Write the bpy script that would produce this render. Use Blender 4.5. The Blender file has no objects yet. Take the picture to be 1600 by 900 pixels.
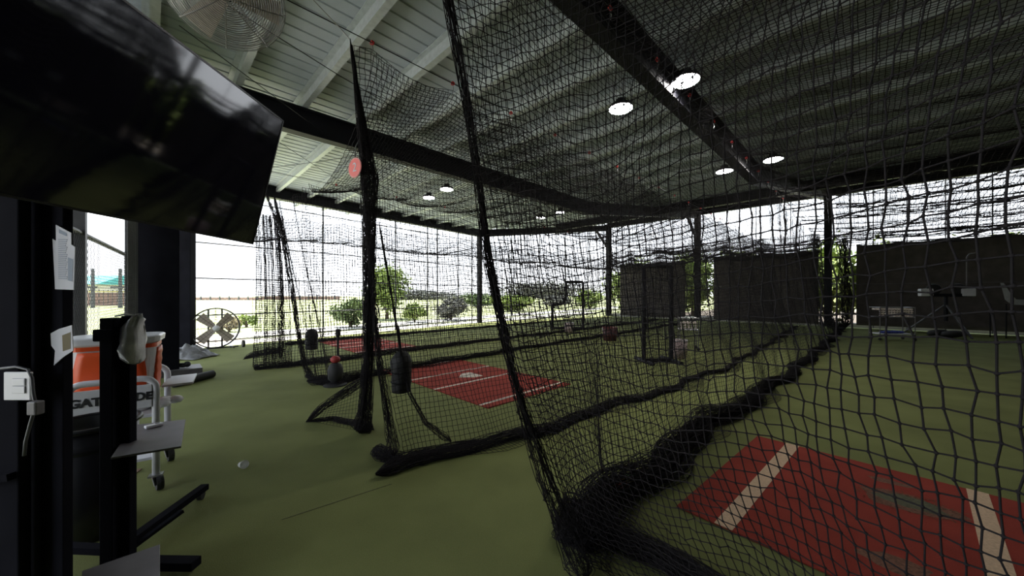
import bpy, math, random
import numpy as np
from mathutils import Vector, Matrix

random.seed(7)
RNG = np.random.default_rng(7)
R2 = math.sqrt(2.0)
PI = math.pi
scene = bpy.context.scene
C = scene.collection

# ------------------------------------------------------------------ camera, world, sun, exposure
F_PX, HOR, CAM_H = 560.0, 460.0, 1.65
cam_d = bpy.data.cameras.new('camera')
cam_d.sensor_width = 36.0
cam_d.lens = F_PX / 1600.0 * 36.0
cam_d.shift_y = (HOR - 450.0) / 1600.0
cam_d.clip_start = 0.02
cam_d.clip_end = 500
cam = bpy.data.objects.new('camera', cam_d)
cam.location = (0, 0, CAM_H)
cam.rotation_euler = (PI / 2, 0, 0)
C.objects.link(cam)
scene.camera = cam

world = bpy.data.worlds.new('sky')
scene.world = world
world.use_nodes = True
wn = world.node_tree.nodes
wl = world.node_tree.links
wn.clear()
wo = wn.new('ShaderNodeOutputWorld')
wb = wn.new('ShaderNodeBackground')
wr = wn.new('ShaderNodeValToRGB')
wt = wn.new('ShaderNodeTexCoord')
ws = wn.new('ShaderNodeSeparateXYZ')
wl.new(wt.outputs['Generated'], ws.inputs[0])
wl.new(ws.outputs['Z'], wr.inputs[0])
wr.color_ramp.elements[0].position = 0.0
wr.color_ramp.elements[0].color = (0.93, 0.96, 1.0, 1)
wr.color_ramp.elements[1].position = 1.0
wr.color_ramp.elements[1].color = (0.62, 0.78, 1.0, 1)
wl.new(wr.outputs[0], wb.inputs[0])
wb.inputs[1].default_value = 1.0
wl.new(wb.outputs[0], wo.inputs[0])

sun_d = bpy.data.lights.new('sun', 'SUN')
sun_d.energy = 5.0
sun_d.angle = 0.01
sun_d.color = (1.0, 0.95, 0.86)
sun = bpy.data.objects.new('sun', sun_d)
C.objects.link(sun)
sun.rotation_euler = Vector((0.29, -0.29, -0.9)).to_track_quat('-Z', 'Y').to_euler()

scene.view_settings.view_transform = 'Standard'
scene.view_settings.look = 'None'
scene.view_settings.gamma = 1.0
scene.view_settings.use_curve_mapping = False
scene.view_settings.exposure = 1.8
scene.cycles.max_bounces = 6
scene.cycles.diffuse_bounces = 3
scene.cycles.glossy_bounces = 3
scene.cycles.transparent_max_bounces = 24

# ------------------------------------------------------------------ helpers
def uv(u, v, z=0.0):
    return Vector(((u + v) / R2, (u - v) / R2, z))

def G(px, py, z=0.0):
    Y = (CAM_H - z) * F_PX / (py - HOR)
    return Vector(((px - 800.0) / F_PX * Y, Y, z))

def P(px, py, Y):
    return Vector(((px - 800.0) / F_PX * Y, Y, CAM_H + (HOR - py) / F_PX * Y))

def lerp(a, b, t):
    return a + (b - a) * t

MATS = {}
def mat(name, col, rough=0.6, metal=0.0, var=0.0, scale=20.0, bump=0.0, spec=0.5, emit=0.0, trans=0.0, alpha=1.0, coat=0.0, sub=None, var_scale2=None):
    if name in MATS:
        return MATS[name]
    m = bpy.data.materials.new(name)
    m.use_nodes = True
    nt = m.node_tree
    b = nt.nodes['Principled BSDF']
    b.inputs['Base Color'].default_value = (*col, 1)
    b.inputs['Roughness'].default_value = rough
    b.inputs['Metallic'].default_value = metal
    b.inputs['Specular IOR Level'].default_value = spec
    b.inputs['Coat Weight'].default_value = coat
    b.inputs['Transmission Weight'].default_value = trans
    b.inputs['Alpha'].default_value = alpha
    if emit:
        b.inputs['Emission Color'].default_value = (*col, 1)
        b.inputs['Emission Strength'].default_value = emit
    if var or bump:
        tc = nt.nodes.new('ShaderNodeTexCoord')
        n = nt.nodes.new('ShaderNodeTexNoise')
        n.inputs['Scale'].default_value = scale
        n.inputs['Detail'].default_value = 6
        nt.links.new(tc.outputs['Object'], n.inputs['Vector'])
        if var:
            fac = n.outputs['Fac']
            if var_scale2:
                n2 = nt.nodes.new('ShaderNodeTexNoise')
                n2.inputs['Scale'].default_value = var_scale2
                n2.inputs['Detail'].default_value = 3
                nt.links.new(tc.outputs['Object'], n2.inputs['Vector'])
                mx = nt.nodes.new('ShaderNodeMath')
                mx.operation = 'MULTIPLY_ADD'
                nt.links.new(n2.outputs['Fac'], mx.inputs[0])
                mx.inputs[1].default_value = 0.5
                ml = nt.nodes.new('ShaderNodeMath')
                ml.operation = 'MULTIPLY'
                ml.inputs[1].default_value = 0.5
                nt.links.new(fac, ml.inputs[0])
                nt.links.new(ml.outputs[0], mx.inputs[2])
                fac = mx.outputs[0]
            r = nt.nodes.new('ShaderNodeValToRGB')
            r.color_ramp.elements[0].position = 0.3
            r.color_ramp.elements[1].position = 0.7
            lo = tuple(max(0, c * (1 - var)) for c in col)
            hi = tuple(min(1, c * (1 + var)) for c in col) if sub is None else sub
            r.color_ramp.elements[0].color = (*lo, 1)
            r.color_ramp.elements[1].color = (*hi, 1)
            nt.links.new(fac, r.inputs[0])
            nt.links.new(r.outputs[0], b.inputs['Base Color'])
        if bump:
            bp = nt.nodes.new('ShaderNodeBump')
            bp.inputs['Strength'].default_value = bump
            bp.inputs['Distance'].default_value = 0.01
            nt.links.new(n.outputs['Fac'], bp.inputs['Height'])
            nt.links.new(bp.outputs[0], b.inputs['Normal'])
    MATS[name] = m
    return m

class MB:
    def __init__(self):
        self.v = []
        self.f = []
        self.smooth = False
    def add(self, vs, fs):
        k = len(self.v)
        self.v += [tuple(x) for x in vs]
        self.f += [tuple(i + k for i in f) for f in fs]
        return self
    def box(self, c, s, rz=0.0, M=None):
        hx, hy, hz = s[0] / 2, s[1] / 2, s[2] / 2
        vs = [Vector((x, y, z)) for x in (-hx, hx) for y in (-hy, hy) for z in (-hz, hz)]
        if M is None:
            M = Matrix.Rotation(rz, 3, 'Z')
        vs = [M @ p + Vector(c) for p in vs]
        return self.add(vs, [(0, 1, 3, 2), (4, 6, 7, 5), (0, 4, 5, 1), (2, 3, 7, 6), (0, 2, 6, 4), (1, 5, 7, 3)])
    def bar(self, a, b, w, h, up=(0, 0, 1)):
        a, b = Vector(a), Vector(b)
        d = (b - a)
        L = d.length
        d.normalize()
        s = d.cross(Vector(up))
        if s.length < 1e-5:
            s = Vector((1, 0, 0))
        s.normalize()
        t = s.cross(d)
        M = Matrix((s, d, t)).transposed()
        return self.box((a + b) / 2, (w, L, h), M=M)
    def tube(self, pts, r, n=8, cap=True):
        pts = [Vector(p) for p in pts]
        rs = r if isinstance(r, (list, tuple)) else [r] * len(pts)
        vs, fs = [], []
        prev = None
        for i, p in enumerate(pts):
            d = (pts[min(i + 1, len(pts) - 1)] - pts[max(i - 1, 0)])
            d.normalize()
            if prev is None:
                prev = d.orthogonal().normalized()
            s = prev - d * prev.dot(d)
            if s.length < 1e-6:
                s = d.orthogonal()
            s.normalize()
            prev = s
            t = d.cross(s)
            for k in range(n):
                a = 2 * PI * k / n
                vs.append(p + (s * math.cos(a) + t * math.sin(a)) * rs[i])
        for i in range(len(pts) - 1):
            for k in range(n):
                a, b = i * n + k, i * n + (k + 1) % n
                fs.append((a, b, b + n, a + n))
        if cap:
            fs.append(tuple(range(n - 1, -1, -1)))
            fs.append(tuple((len(pts) - 1) * n + k for k in range(n)))
        return self.add(vs, fs)
    def lathe(self, prof, n=24, M=None, c=(0, 0, 0), cap=True):
        M = M or Matrix.Identity(3)
        vs, fs = [], []
        for (r, z) in prof:
            for k in range(n):
                a = 2 * PI * k / n
                vs.append(M @ Vector((r * math.cos(a), r * math.sin(a), z)) + Vector(c))
        for i in range(len(prof) - 1):
            for k in range(n):
                a, b = i * n + k, i * n + (k + 1) % n
                fs.append((a, b, b + n, a + n))
        if cap:
            fs.append(tuple(range(n - 1, -1, -1)))
            fs.append(tuple((len(prof) - 1) * n + k for k in range(n)))
        return self.add(vs, fs)
    def prism(self, poly, z0, z1):
        n = len(poly)
        vs = [Vector((p[0], p[1], z0)) for p in poly] + [Vector((p[0], p[1], z1)) for p in poly]
        fs = [tuple(range(n - 1, -1, -1)), tuple(range(n, 2 * n))] + [(i, (i + 1) % n, (i + 1) % n + n, i + n) for i in range(n)]
        return self.add(vs, fs)
    def torus(self, c, R, r, M=None, n=24, k=6):
        M = M or Matrix.Identity(3)
        vs, fs = [], []
        for i in range(n):
            a = 2 * PI * i / n
            for j in range(k):
                b = 2 * PI * j / k
                vs.append(M @ Vector(((R + r * math.cos(b)) * math.cos(a), (R + r * math.cos(b)) * math.sin(a), r * math.sin(b))) + Vector(c))
        for i in range(n):
            for j in range(k):
                fs.append((i * k + j, ((i + 1) % n) * k + j, ((i + 1) % n) * k + (j + 1) % k, i * k + (j + 1) % k))
        return self.add(vs, fs)
    def sphere(self, c, r, n=12, sc=(1, 1, 1)):
        prof = []
        vs, fs = [], []
        m = max(4, n // 2)
        for i in range(m + 1):
            th = PI * i / m
            for k in range(n):
                a = 2 * PI * k / n
                vs.append(Vector((math.sin(th) * math.cos(a) * r * sc[0], math.sin(th) * math.sin(a) * r * sc[1], -math.cos(th) * r * sc[2])) + Vector(c))
        for i in range(m):
            for k in range(n):
                a, b = i * n + k, i * n + (k + 1) % n
                fs.append((a, b, b + n, a + n))
        return self.add(vs, fs)
    def build(self, name, m, parent=None, smooth=False, bevel=0.0):
        me = bpy.data.meshes.new(name)
        me.from_pydata(self.v, [], self.f)
        me.materials.append(m)
        if smooth:
            me.shade_smooth()
        o = bpy.data.objects.new(name, me)
        C.objects.link(o)
        if parent is not None:
            o.parent = parent
            o.matrix_parent_inverse = parent.matrix_basis.inverted()
        if bevel:
            b = o.modifiers.new('bevel', 'BEVEL')
            b.width = bevel
            b.segments = 2
            b.limit_method = 'ANGLE'
        return o

def fast_mesh(name, V, Q, m, parent=None, kind=None):
    V = np.asarray(V, dtype=np.float32).reshape(-1, 3)
    Q = np.asarray(Q, dtype=np.int32)
    me = bpy.data.meshes.new(name)
    k = Q.shape[1]
    me.vertices.add(len(V))
    me.vertices.foreach_set('co', V.ravel())
    me.loops.add(Q.size)
    me.loops.foreach_set('vertex_index', Q.ravel())
    me.polygons.add(len(Q))
    me.polygons.foreach_set('loop_start', np.arange(0, Q.size, k, dtype=np.int32))
    me.update(calc_edges=True)
    me.materials.append(m)
    o = bpy.data.objects.new(name, me)
    C.objects.link(o)
    if parent is not None:
        o.parent = parent
        o.matrix_parent_inverse = parent.matrix_basis.inverted()
    if kind:
        o['kind'] = kind
    return o

def tag(o, label=None, cat=None, group=None, kind=None):
    if label: o['label'] = label
    if cat: o['category'] = cat
    if group: o['group'] = group
    if kind: o['kind'] = kind
    return o

def thing(name, label, cat, loc=(0, 0, 0), group=None, kind=None):
    o = bpy.data.objects.new(name, None)
    o.empty_display_size = 0.1
    C.objects.link(o)
    o.location = loc
    return tag(o, label, cat, group, kind)

def struct(name, label=None, loc=(0, 0, 0)):
    o = bpy.data.objects.new(name, None)
    C.objects.link(o)
    o.location = loc
    o['kind'] = 'structure'
    if label: o['label'] = label
    return o

def copy_thing(root, loc, label=None, rz=None):
    r = root.copy()
    C.objects.link(r)
    r.location = loc
    if rz is not None:
        r.rotation_euler.z = rz
    if label: r['label'] = label
    for ch in list(root.children):
        c = ch.copy()
        C.objects.link(c)
        c.parent = r
        c.matrix_parent_inverse = ch.matrix_parent_inverse.copy()
        for g in list(ch.children):
            d = g.copy()
            C.objects.link(d)
            d.parent = c
            d.matrix_parent_inverse = g.matrix_parent_inverse.copy()
    return r

def text_mesh(txt, size, name, m, parent, loc, M, extrude=0.001, bold=0.0, shear=0.0, sx=1.0):
    cu = bpy.data.curves.new(name, 'FONT')
    cu.body = txt
    cu.size = size
    cu.extrude = extrude
    cu.offset = bold
    cu.shear = shear
    cu.align_x = 'CENTER'
    cu.align_y = 'CENTER'
    tmp = bpy.data.objects.new(name, cu)
    C.objects.link(tmp)
    dg = bpy.context.evaluated_depsgraph_get()
    me = bpy.data.meshes.new_from_object(tmp.evaluated_get(dg))
    bpy.data.objects.remove(tmp)
    me.name = name
    for v in me.vertices:
        v.co = M @ Vector((v.co.x * sx, v.co.y, v.co.z)) + Vector(loc)
    me.materials.clear()
    me.materials.append(m)
    o = bpy.data.objects.new(name, me)
    C.objects.link(o)
    if parent is not None:
        o.parent = parent
        o.matrix_parent_inverse = parent.matrix_basis.inverted()
    return o

def frame(x_axis, n_axis):
    """3x3: local X -> x_axis, local Z -> n_axis"""
    x = Vector(x_axis).normalized()
    n = Vector(n_axis).normalized()
    y = n.cross(x).normalized()
    x = y.cross(n).normalized()
    return Matrix((x, y, n)).transposed()

# ------------------------------------------------------------------ materials
M_turf = mat('green_turf', (0.176, 0.194, 0.070), 0.95, var=0.28, scale=180, bump=0.5, spec=0.15, var_scale2=1.3)
M_turf_red = mat('red_turf', (0.27, 0.042, 0.028), 0.95, var=0.22, scale=160, bump=0.4, spec=0.15, var_scale2=3)
M_line_tan = mat('tan_line', (0.60, 0.43, 0.29), 0.9, var=0.15, scale=60, spec=0.2)
M_line = mat('painted_line', (0.62, 0.56, 0.47), 0.9, var=0.15, scale=60, spec=0.2)
M_net = mat('black_netting', (0.026, 0.0235, 0.026), 0.95, spec=0.08)
M_rope = mat('black_rope', (0.012, 0.012, 0.014), 0.8, spec=0.2)
M_roof = mat('white_roof_sheet', (0.38, 0.43, 0.48), 0.45, var=0.05, scale=4, spec=0.4)
M_purlin = mat('galvanised_steel', (0.44, 0.48, 0.49), 0.45, metal=0.25, var=0.12, scale=12)
M_steel = mat('black_steel', (0.008, 0.008, 0.012), 0.55, var=0.25, scale=3, spec=0.2)
M_steel_grey = mat('grey_steel_post', (0.09, 0.09, 0.10), 0.5, metal=0.2, var=0.15, scale=6)
M_tarp = mat('dark_tarp', (0.085, 0.074, 0.070), 0.8, var=0.25, scale=3, bump=0.2, spec=0.2)
M_tvscreen = mat('tv_glass', (0.003, 0.003, 0.009), 0.05, spec=1.0)
M_matte = mat('matte_black_paint', (0.010, 0.010, 0.014), 0.95, var=0.25, scale=3, spec=0.04)
M_tvbezel = mat('tv_bezel', (0.01, 0.01, 0.012), 0.3)
M_white_paint = mat('white_paint', (0.62, 0.62, 0.66), 0.4, var=0.06, scale=8)
M_white_plastic = mat('white_plastic', (0.66, 0.66, 0.70), 0.35, var=0.05, scale=9)
M_orange = mat('orange_plastic', (0.72, 0.085, 0.015), 0.4, var=0.08, scale=7)
M_black_plastic = mat('black_plastic', (0.010, 0.010, 0.012), 0.35)
M_rubber = mat('black_rubber', (0.014, 0.014, 0.015), 0.7)
M_grey_tray = mat('grey_tray', (0.13, 0.12, 0.13), 0.5, var=0.1, scale=9)
M_red = mat('red_plastic', (0.62, 0.03, 0.03), 0.4)
M_red_sign = mat('red_sign', (0.85, 0.19, 0.17), 0.5)
M_ink = mat('black_ink', (0.012, 0.012, 0.014), 0.6)
M_chrome = mat('galvanised_hardware', (0.45, 0.45, 0.46), 0.35, metal=0.8)
M_led = mat('led_lens', (1.0, 0.97, 0.92), 0.4, emit=38.0)
M_grass = mat('field_grass', (0.30, 0.35, 0.16), 0.95, var=0.2, scale=0.6, spec=0.1, sub=(0.44, 0.45, 0.26), var_scale2=0.08)
M_conc = mat('concrete_path', (0.55, 0.53, 0.50), 0.9, var=0.12, scale=2)
M_dirt = mat('bare_dirt', (0.36, 0.27, 0.19), 0.95, var=0.2, scale=2)
M_leaf = mat('leaf_green', (0.17, 0.25, 0.06), 0.6, var=0.4, scale=1.7, sub=(0.38, 0.47, 0.12))
M_leaf_dark = mat('leaf_dark', (0.09, 0.14, 0.05), 0.6, var=0.4, scale=1.7, sub=(0.20, 0.27, 0.10))
M_leaf_grey = mat('leaf_grey', (0.20, 0.20, 0.18), 0.7, var=0.3, scale=1.7)
M_bark = mat('bark', (0.09, 0.065, 0.045), 0.9, var=0.3, scale=9)
M_teal = mat('teal_roof', (0.10, 0.42, 0.44), 0.6)
M_cream = mat('pale_wall', (0.62, 0.58, 0.52), 0.8)
M_brown_screen = mat('brown_windscreen', (0.26, 0.17, 0.15), 0.9, var=0.2, scale=2)
M_yellow = mat('yellow_cap', (0.75, 0.62, 0.18), 0.6)
M_paper = mat('paper', (0.62, 0.62, 0.68), 0.6, var=0.06, scale=14)
M_print = mat('faint_print', (0.30, 0.34, 0.42), 0.7)
M_blade = mat('fan_blade', (0.44, 0.38, 0.33), 0.45, var=0.08, scale=9)
M_wire = mat('wire_guard', (0.34, 0.33, 0.33), 0.4, metal=0.4)
M_wire_black = mat('black_wire_guard', (0.012, 0.012, 0.013), 0.4)
M_ball = mat('baseball_hide', (0.84, 0.72, 0.66), 0.6, var=0.1, scale=30)
M_blue = mat('blue_cloth', (0.03, 0.05, 0.30), 0.7)
M_grey_tarp = mat('grey_tarp', (0.13, 0.13, 0.14), 0.55, var=0.4, scale=9, bump=0.4)
M_pink = mat('pale_bucket', (0.55, 0.42, 0.42), 0.5)
M_worn = mat('worn_turf', (0.085, 0.085, 0.045), 0.95, var=0.35, scale=40)
M_scuff = mat('scuffed_fibres', (0.16, 0.07, 0.04), 0.95, var=0.45, scale=60)
M_clear = mat('clear_plastic', (0.88, 0.88, 0.90), 0.12, spec=0.6, alpha=0.42)
M_bag = mat('white_bag', (0.80, 0.80, 0.84), 0.45, var=0.2, scale=16, bump=0.5)
M_box_c1 = mat('box_red', (0.45, 0.10, 0.07), 0.6)
M_box_c2 = mat('box_yellow', (0.50, 0.35, 0.08), 0.6)
M_box_c3 = mat('box_green', (0.10, 0.24, 0.14), 0.6)
M_cable = mat('wire_rope', (0.03, 0.03, 0.033), 0.5, metal=0.4)

# ------------------------------------------------------------------ setting: floor, ground
U0, U1 = -6.0, 24.9       # along the pitching lanes
V0, V1 = -16.8, 14.0      # across the lanes
KINK, HL, HH = 12.0, 5.45, 7.25
def roof_h(u):
    return HL if u <= KINK else HL + (HH - HL) * (u - KINK) / (24.9 - KINK)

L0 = Vector((-9.69, 10.92, 0))
LA = Vector((-8.7, 12.2, 0))
LB = Vector((-1.9, 21.0, 0))
LC = uv(24.7, -14.2)
near_dir = Vector((0.645, -0.764, 0))

mb = MB()
poly = [L0, LB, LC, uv(24.8, V1), uv(U0, V1), uv(U0, -4.0), Vector((-2.6, 1.0, 0)), Vector((-3.2, 2.2, 0)), Vector((-7.3, 6.9, 0))]
mb.prism([(p.x, p.y) for p in poly], -0.12, 0.0)
floor = mb.build('floor', M_turf)
tag(floor, 'olive green artificial turf floor', kind='structure')
mb = MB()
a, b = Vector((-2.45, 3.2, 0.0)), Vector((-0.05, 4.5, 0.0))
mb.bar(G(440, 812, 0.001), G(612, 756, 0.001), 0.006, 0.002)
mb.build('turf_seam', M_worn, floor)

mb = MB()
mb.box((0, 60, -0.17), (600, 600, 0.06))
ground = mb.build('ground', M_grass)
tag(ground, 'sunlit grass field outside', kind='structure')
mb = MB()
d = (LB - L0).normalized()
n = Vector((-d.y, d.x, 0))
mb.prism([tuple((L0 - d * 6 + n * 0.02)[:2]), tuple((LB + d * 16 + n * 0.02)[:2]), tuple((LB + d * 16 + n * 1.6)[:2]), tuple((L0 - d * 6 + n * 1.6)[:2])], -0.14, -0.03)
mb.build('path_apron', M_conc, ground)
mb = MB()
mb.prism([tuple((L0 - d * 20 + n * 3.4)[:2]), tuple((LB + d * 40 + n * 3.4)[:2]), tuple((LB + d * 40 + n * 5.6)[:2]), tuple((L0 - d * 20 + n * 5.6)[:2])], -0.139, -0.115)
mb.build('path', M_conc, ground)
mb = MB()
mb.prism([tuple(uv(a, b)[:2]) for a, b in ((-26, -30), (-26, 30), (-6.3, 30), (-6.3, -30))], -0.139, -0.11)
mb.build('bounce_pavement', M_conc, ground)  # unseen pale paving added to bounce neutral light up to the roof
mb = MB()
mb.prism([tuple(uv(p, q)[:2]) for p, q in ((25.2, -13.0), (25.2, 40), (52, 40), (52, -13.0))], -0.139, -0.12)
mb.build('bounce_damping_ground', mat('bounce_damping_dark', (0.085, 0.065, 0.045), 0.95, var=0.4, scale=3), ground)  # dark strip added beyond the far wall to cut light bounced onto the roof
mb = MB()
q = L0 + d * 1.2 + n * 2.5
mb.prism([(q.x + 1.3 * math.cos(i * PI / 6) * (1 + .2 * math.sin(3 * i)), q.y + 0.8 * math.sin(i * PI / 6)) for i in range(12)], -0.139, -0.12)
mb.build('dirt_patch', M_dirt, ground)

# ------------------------------------------------------------------ ceiling: roof sheets, purlins, rafters
ceiling = struct('ceiling', 'white ribbed metal roof on steel purlins and dark rafters')
def sheet_mesh(name, ua, ub, za, zb):
    prof = []
    w = 1.0
    for k in range(4):
        x0 = k * 0.25
        prof += [(x0, 0), (x0 + 0.19, 0), (x0 + 0.205, 0.013), (x0 + 0.235, 0.013)]
    prof.append((1.0, 0))
    vs, fs = [], []
    for (x, h) in prof:
        vs.append(uv(ua, x, za + h))
    for (x, h) in prof:
        vs.append(uv(ub, x, zb + h))
    k = len(prof)
    for i in range(k - 1):
        fs.append((i, i + 1, i + 1 + k, i + k))
    # upper skin so the sheet is not paper thin
    n0 = len(vs)
    vs += [v + Vector((0, 0, 0.05)) for v in vs[:2 * k]]
    for i in range(k - 1):
        fs.append((n0 + i, n0 + i + k, n0 + i + 1 + k, n0 + i + 1))
    me = bpy.data.meshes.new(name)
    me.from_pydata(vs, [], fs)
    me.materials.append(M_roof)
    return me
s1 = sheet_mesh('roof_panel', U0, KINK, HL, HL)
s2 = sheet_mesh('roof_panel', KINK, 25.6, HL, roof_h(25.6))
for vv in range(int(V0) - 1, int(V1) + 1):
    for s in (s1, s2):
        o = bpy.data.objects.new('roof_panel', s)
        C.objects.link(o)
        o.location = uv(0, vv)
        o.parent = ceiling
pm = MB()
vm = (V0 + V1) / 2
Lp = V1 - V0
def vbox(mbx, u, v, z, du, dv, dz):
    mbx.box(uv(u, v, z), (du, dv, dz), rz=-PI / 4 + PI / 2 - PI / 2)
# box local x -> u direction
def ubox(mbx, u, v, z, su, sv, sz):
    mbx.box(uv(u, v, z), (su, sv, sz), rz=PI / 4)
ubox(pm, 0, vm, -0.09, 0.012, Lp, 0.17)
ubox(pm, 0.045, vm, -0.172, 0.10, Lp, 0.010)
ubox(pm, 0.092, vm, -0.160, 0.008, Lp, 0.03)
ubox(pm, -0.04, vm, -0.008, 0.09, Lp, 0.010)
purlin0 = pm.build('purlin', M_purlin, ceiling)
us = [-5.2 + 1.03 * k for k in range(30)]
us = [u - us[6] + 1.0 for u in us]
first = True
for u in us:
    if u > 24.6 or u < U0 + .2:
        continue
    o = purlin0 if first else purlin0.copy()
    if not first:
        C.objects.link(o)
    first = False
    o.location = uv(u, 0, roof_h(u))
    o.parent = ceiling
def ibeam(mbx, a, b, depth, fw, tf=0.025, tw=0.015):
    """top of section at a, b"""
    a, b = Vector(a), Vector(b)
    dz = Vector((0, 0, 1))
    mbx.bar(a - dz * tf / 2, b - dz * tf / 2, fw, tf)
    mbx.bar(a - dz * (depth - tf / 2), b - dz * (depth - tf / 2), fw, tf)
    mbx.bar(a - dz * depth / 2, b - dz * depth / 2, tw, depth - 2 * tf)
for v, ve in ((-7.85, -7.85), (-2.3, -1.6), (4.3, 4.75)):
    m_ = MB()
    ibeam(m_, uv(U0, v, HL - 0.18), uv(KINK, v, HL - 0.18), 0.50, 0.22)
    ibeam(m_, uv(KINK, v, HL - 0.18), uv(24.7, ve, HH - 0.2), 0.50, 0.22)
    m_.build('rafter', M_steel, ceiling)
for u in (18.3,):
    m_ = MB()
    ibeam(m_, uv(u, V0 + 2.5, roof_h(u) - 0.2), uv(u, V1, roof_h(u) - 0.2), 0.40, 0.2)
    m_.build('tie_beam', M_steel, ceiling)

# ------------------------------------------------------------------ far wall (pitching end)
wall_far = struct('wall_far', 'open far side with dark steel columns and tarps')
for v in (-14.2, -7.85, -1.55, 4.8, 11.1):
    m_ = MB()
    c0 = uv(24.7, v)
    for s in (-1, 1):
        m_.box(uv(24.7 + s * 0.16, v, 3.4), (0.03, 0.30, 6.8), rz=PI / 4)
    m_.box(uv(24.7, v, 3.4), (0.30, 0.03, 6.8), rz=PI / 4)
    m_.box(uv(24.7, v, 0.02), (0.5, 0.5, 0.04), rz=PI / 4)
    m_.build('column', M_steel, wall_far)
    m_ = MB()
    m_.bar(uv(24.5, v, 5.2), uv(22.9, v, 6.35), 0.12, 0.12)
    m_.build('knee_brace', M_steel, wall_far)
m_ = MB()
ibeam(m_, uv(24.7, -14.2, 7.15), uv(24.7, V1, 7.15), 0.42, 0.22)
m_.build('header_beam', M_steel, wall_far)
for v in [-12.6, -11.0, -9.4, -6.2, -4.7, -3.1, 0.1, 1.2, 2.35, 3.6, 6.4, 8.0, 9.5]:
    m_ = MB()
    m_.tube([uv(24.75, v, 0), uv(24.75, v, 6.75)], 0.022, 6)
    m_.build('post', M_steel_grey, wall_far)
for z in (2.2, 4.35):
    m_ = MB()
    m_.tube([uv(24.78, -14.2, z), uv(24.78, V1, z)], 0.02, 6)
    m_.build('rail', M_steel_grey, wall_far)
m_ = MB()
m_.bar(uv(24.95, -14.2, 0.05), uv(24.95, V1, 0.05), 0.25, 0.30)
m_.build('kerb', M_conc, wall_far)

# ------------------------------------------------------------------ left open side
wall_left = struct('wall_left', 'open left side with thin posts, rails and chain link')
m_ = MB()
ibeam(m_, L0 - d * 0.4 + Vector((0, 0, HL - 0.02)), LB + Vector((0, 0, HL - 0.02)), 0.40, 0.24)
ibeam(m_, LB + Vector((0, 0, HL - 0.02)), LC + Vector((0, 0, 6.95)), 0.42, 0.24)
m_.build('header_beam', M_steel, wall_left)
m_ = MB()
m_.box(LB + Vector((0, 0, 2.55)), (0.22, 0.22, 5.1), rz=math.atan2(d.y, d.x))
m_.build('column', M_steel, wall_left)
Lw = (LB - L0).length
for k in (0, 0.30, 0.43, 0.555, 0.70, 0.75, 0.865, 0.95):
    p = lerp(L0, LB, k)
    m_ = MB()
    m_.tube([p, p + Vector((0, 0, 5.1))], 0.045 if k == 0 else 0.03, 8)
    m_.build('post', M_steel_grey, wall_left)
for z in (0.18, 1.0, 2.15, 3.25, 4.72):
    m_ = MB()
    m_.tube([L0 + Vector((0, 0, z)), LB + Vector((0, 0, z))], 0.02, 6)
    m_.build('rail', M_steel_grey, wall_left)
for k in (0.2, 0.4, 0.6, 0.8):
    p = lerp(LB, LC, k)
    m_ = MB()
    m_.tube([p, p + Vector((0, 0, lerp(5.05, 6.5, k)))], 0.03, 6)
    m_.build('post', M_steel_grey, wall_left)
for z in (1.0, 2.3):
    m_ = MB()
    m_.tube([LB + Vector((0, 0, z)), LC + Vector((0, 0, z))], 0.022, 6)
    m_.build('rail', M_steel_grey, wall_left)

# ------------------------------------------------------------------ unseen walls added behind and right of the camera to keep the nets dark
added_wall_right = struct('added_wall_right', 'unseen dark wall added right of the camera to block daylight')
for k in range(10):
    m_ = MB()
    ua, ub = -6.0 + 3.09 * k, -6.0 + 3.09 * (k + 1) - 0.02
    m_.bar(uv(ua, 9.0, 2.7), uv(ub, 9.0, 2.7), 0.12, 5.4)
    m_.build('wall_panel', M_tarp, added_wall_right)
added_wall_back = struct('added_wall_back', 'unseen dark wall added behind the camera to block daylight')
for k in range(-1, 4):
    m_ = MB()
    m_.bar(uv(-5.9, 1.0 + 2 * k, 2.7), uv(-5.9, 2.98 + 2 * k, 2.7), 0.12, 5.4)
    m_.build('wall_panel', M_tarp, added_wall_back)

# ------------------------------------------------------------------ near-left wall: window bay, column, dark post
def grid_strands(pos, r, sides=3):
    """tubes along every row and column of an (n,m,3) array of knots"""
    pos = np.asarray(pos, dtype=np.float64)
    n, m = pos.shape[:2]
    du = np.gradient(pos, axis=0)
    dv = np.gradient(pos, axis=1)
    N = np.cross(du, dv)
    N /= np.linalg.norm(N, axis=2, keepdims=True) + 1e-9
    Vs, Qs, off = [], [], 0
    for axis in (0, 1):
        p = pos if axis == 1 else pos.transpose(1, 0, 2)
        T = dv if axis == 1 else du.transpose(1, 0, 2)
        Nn = N if axis == 1 else N.transpose(1, 0, 2)
        T = T / (np.linalg.norm(T, axis=2, keepdims=True) + 1e-9)
        B = np.cross(T, Nn)
        B /= np.linalg.norm(B, axis=2, keepdims=True) + 1e-9
        N2 = np.cross(B, T)
        rows, cols = p.shape[:2]
        rr = r if np.isscalar(r) else (r if axis == 1 else r.T)[..., None]
        ring = [p + rr * (math.cos(2 * PI * k / sides + .5) * N2 + math.sin(2 * PI * k / sides + .5) * B) for k in range(sides)]
        V = np.stack(ring, axis=2).reshape(-1, 3)
        i = np.arange(rows)[:, None, None]
        j = np.arange(cols - 1)[None, :, None]
        k = np.arange(sides)[None, None, :]
        base = (i * cols + j) * sides
        a = base + k
        b = base + (k + 1) % sides
        Q = np.stack([a, b, b + sides, a + sides], axis=-1).reshape(-1, 4) + off
        Vs.append(V)
        Qs.append(Q)
        off += len(V)
    return np.concatenate(Vs), np.concatenate(Qs)

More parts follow.
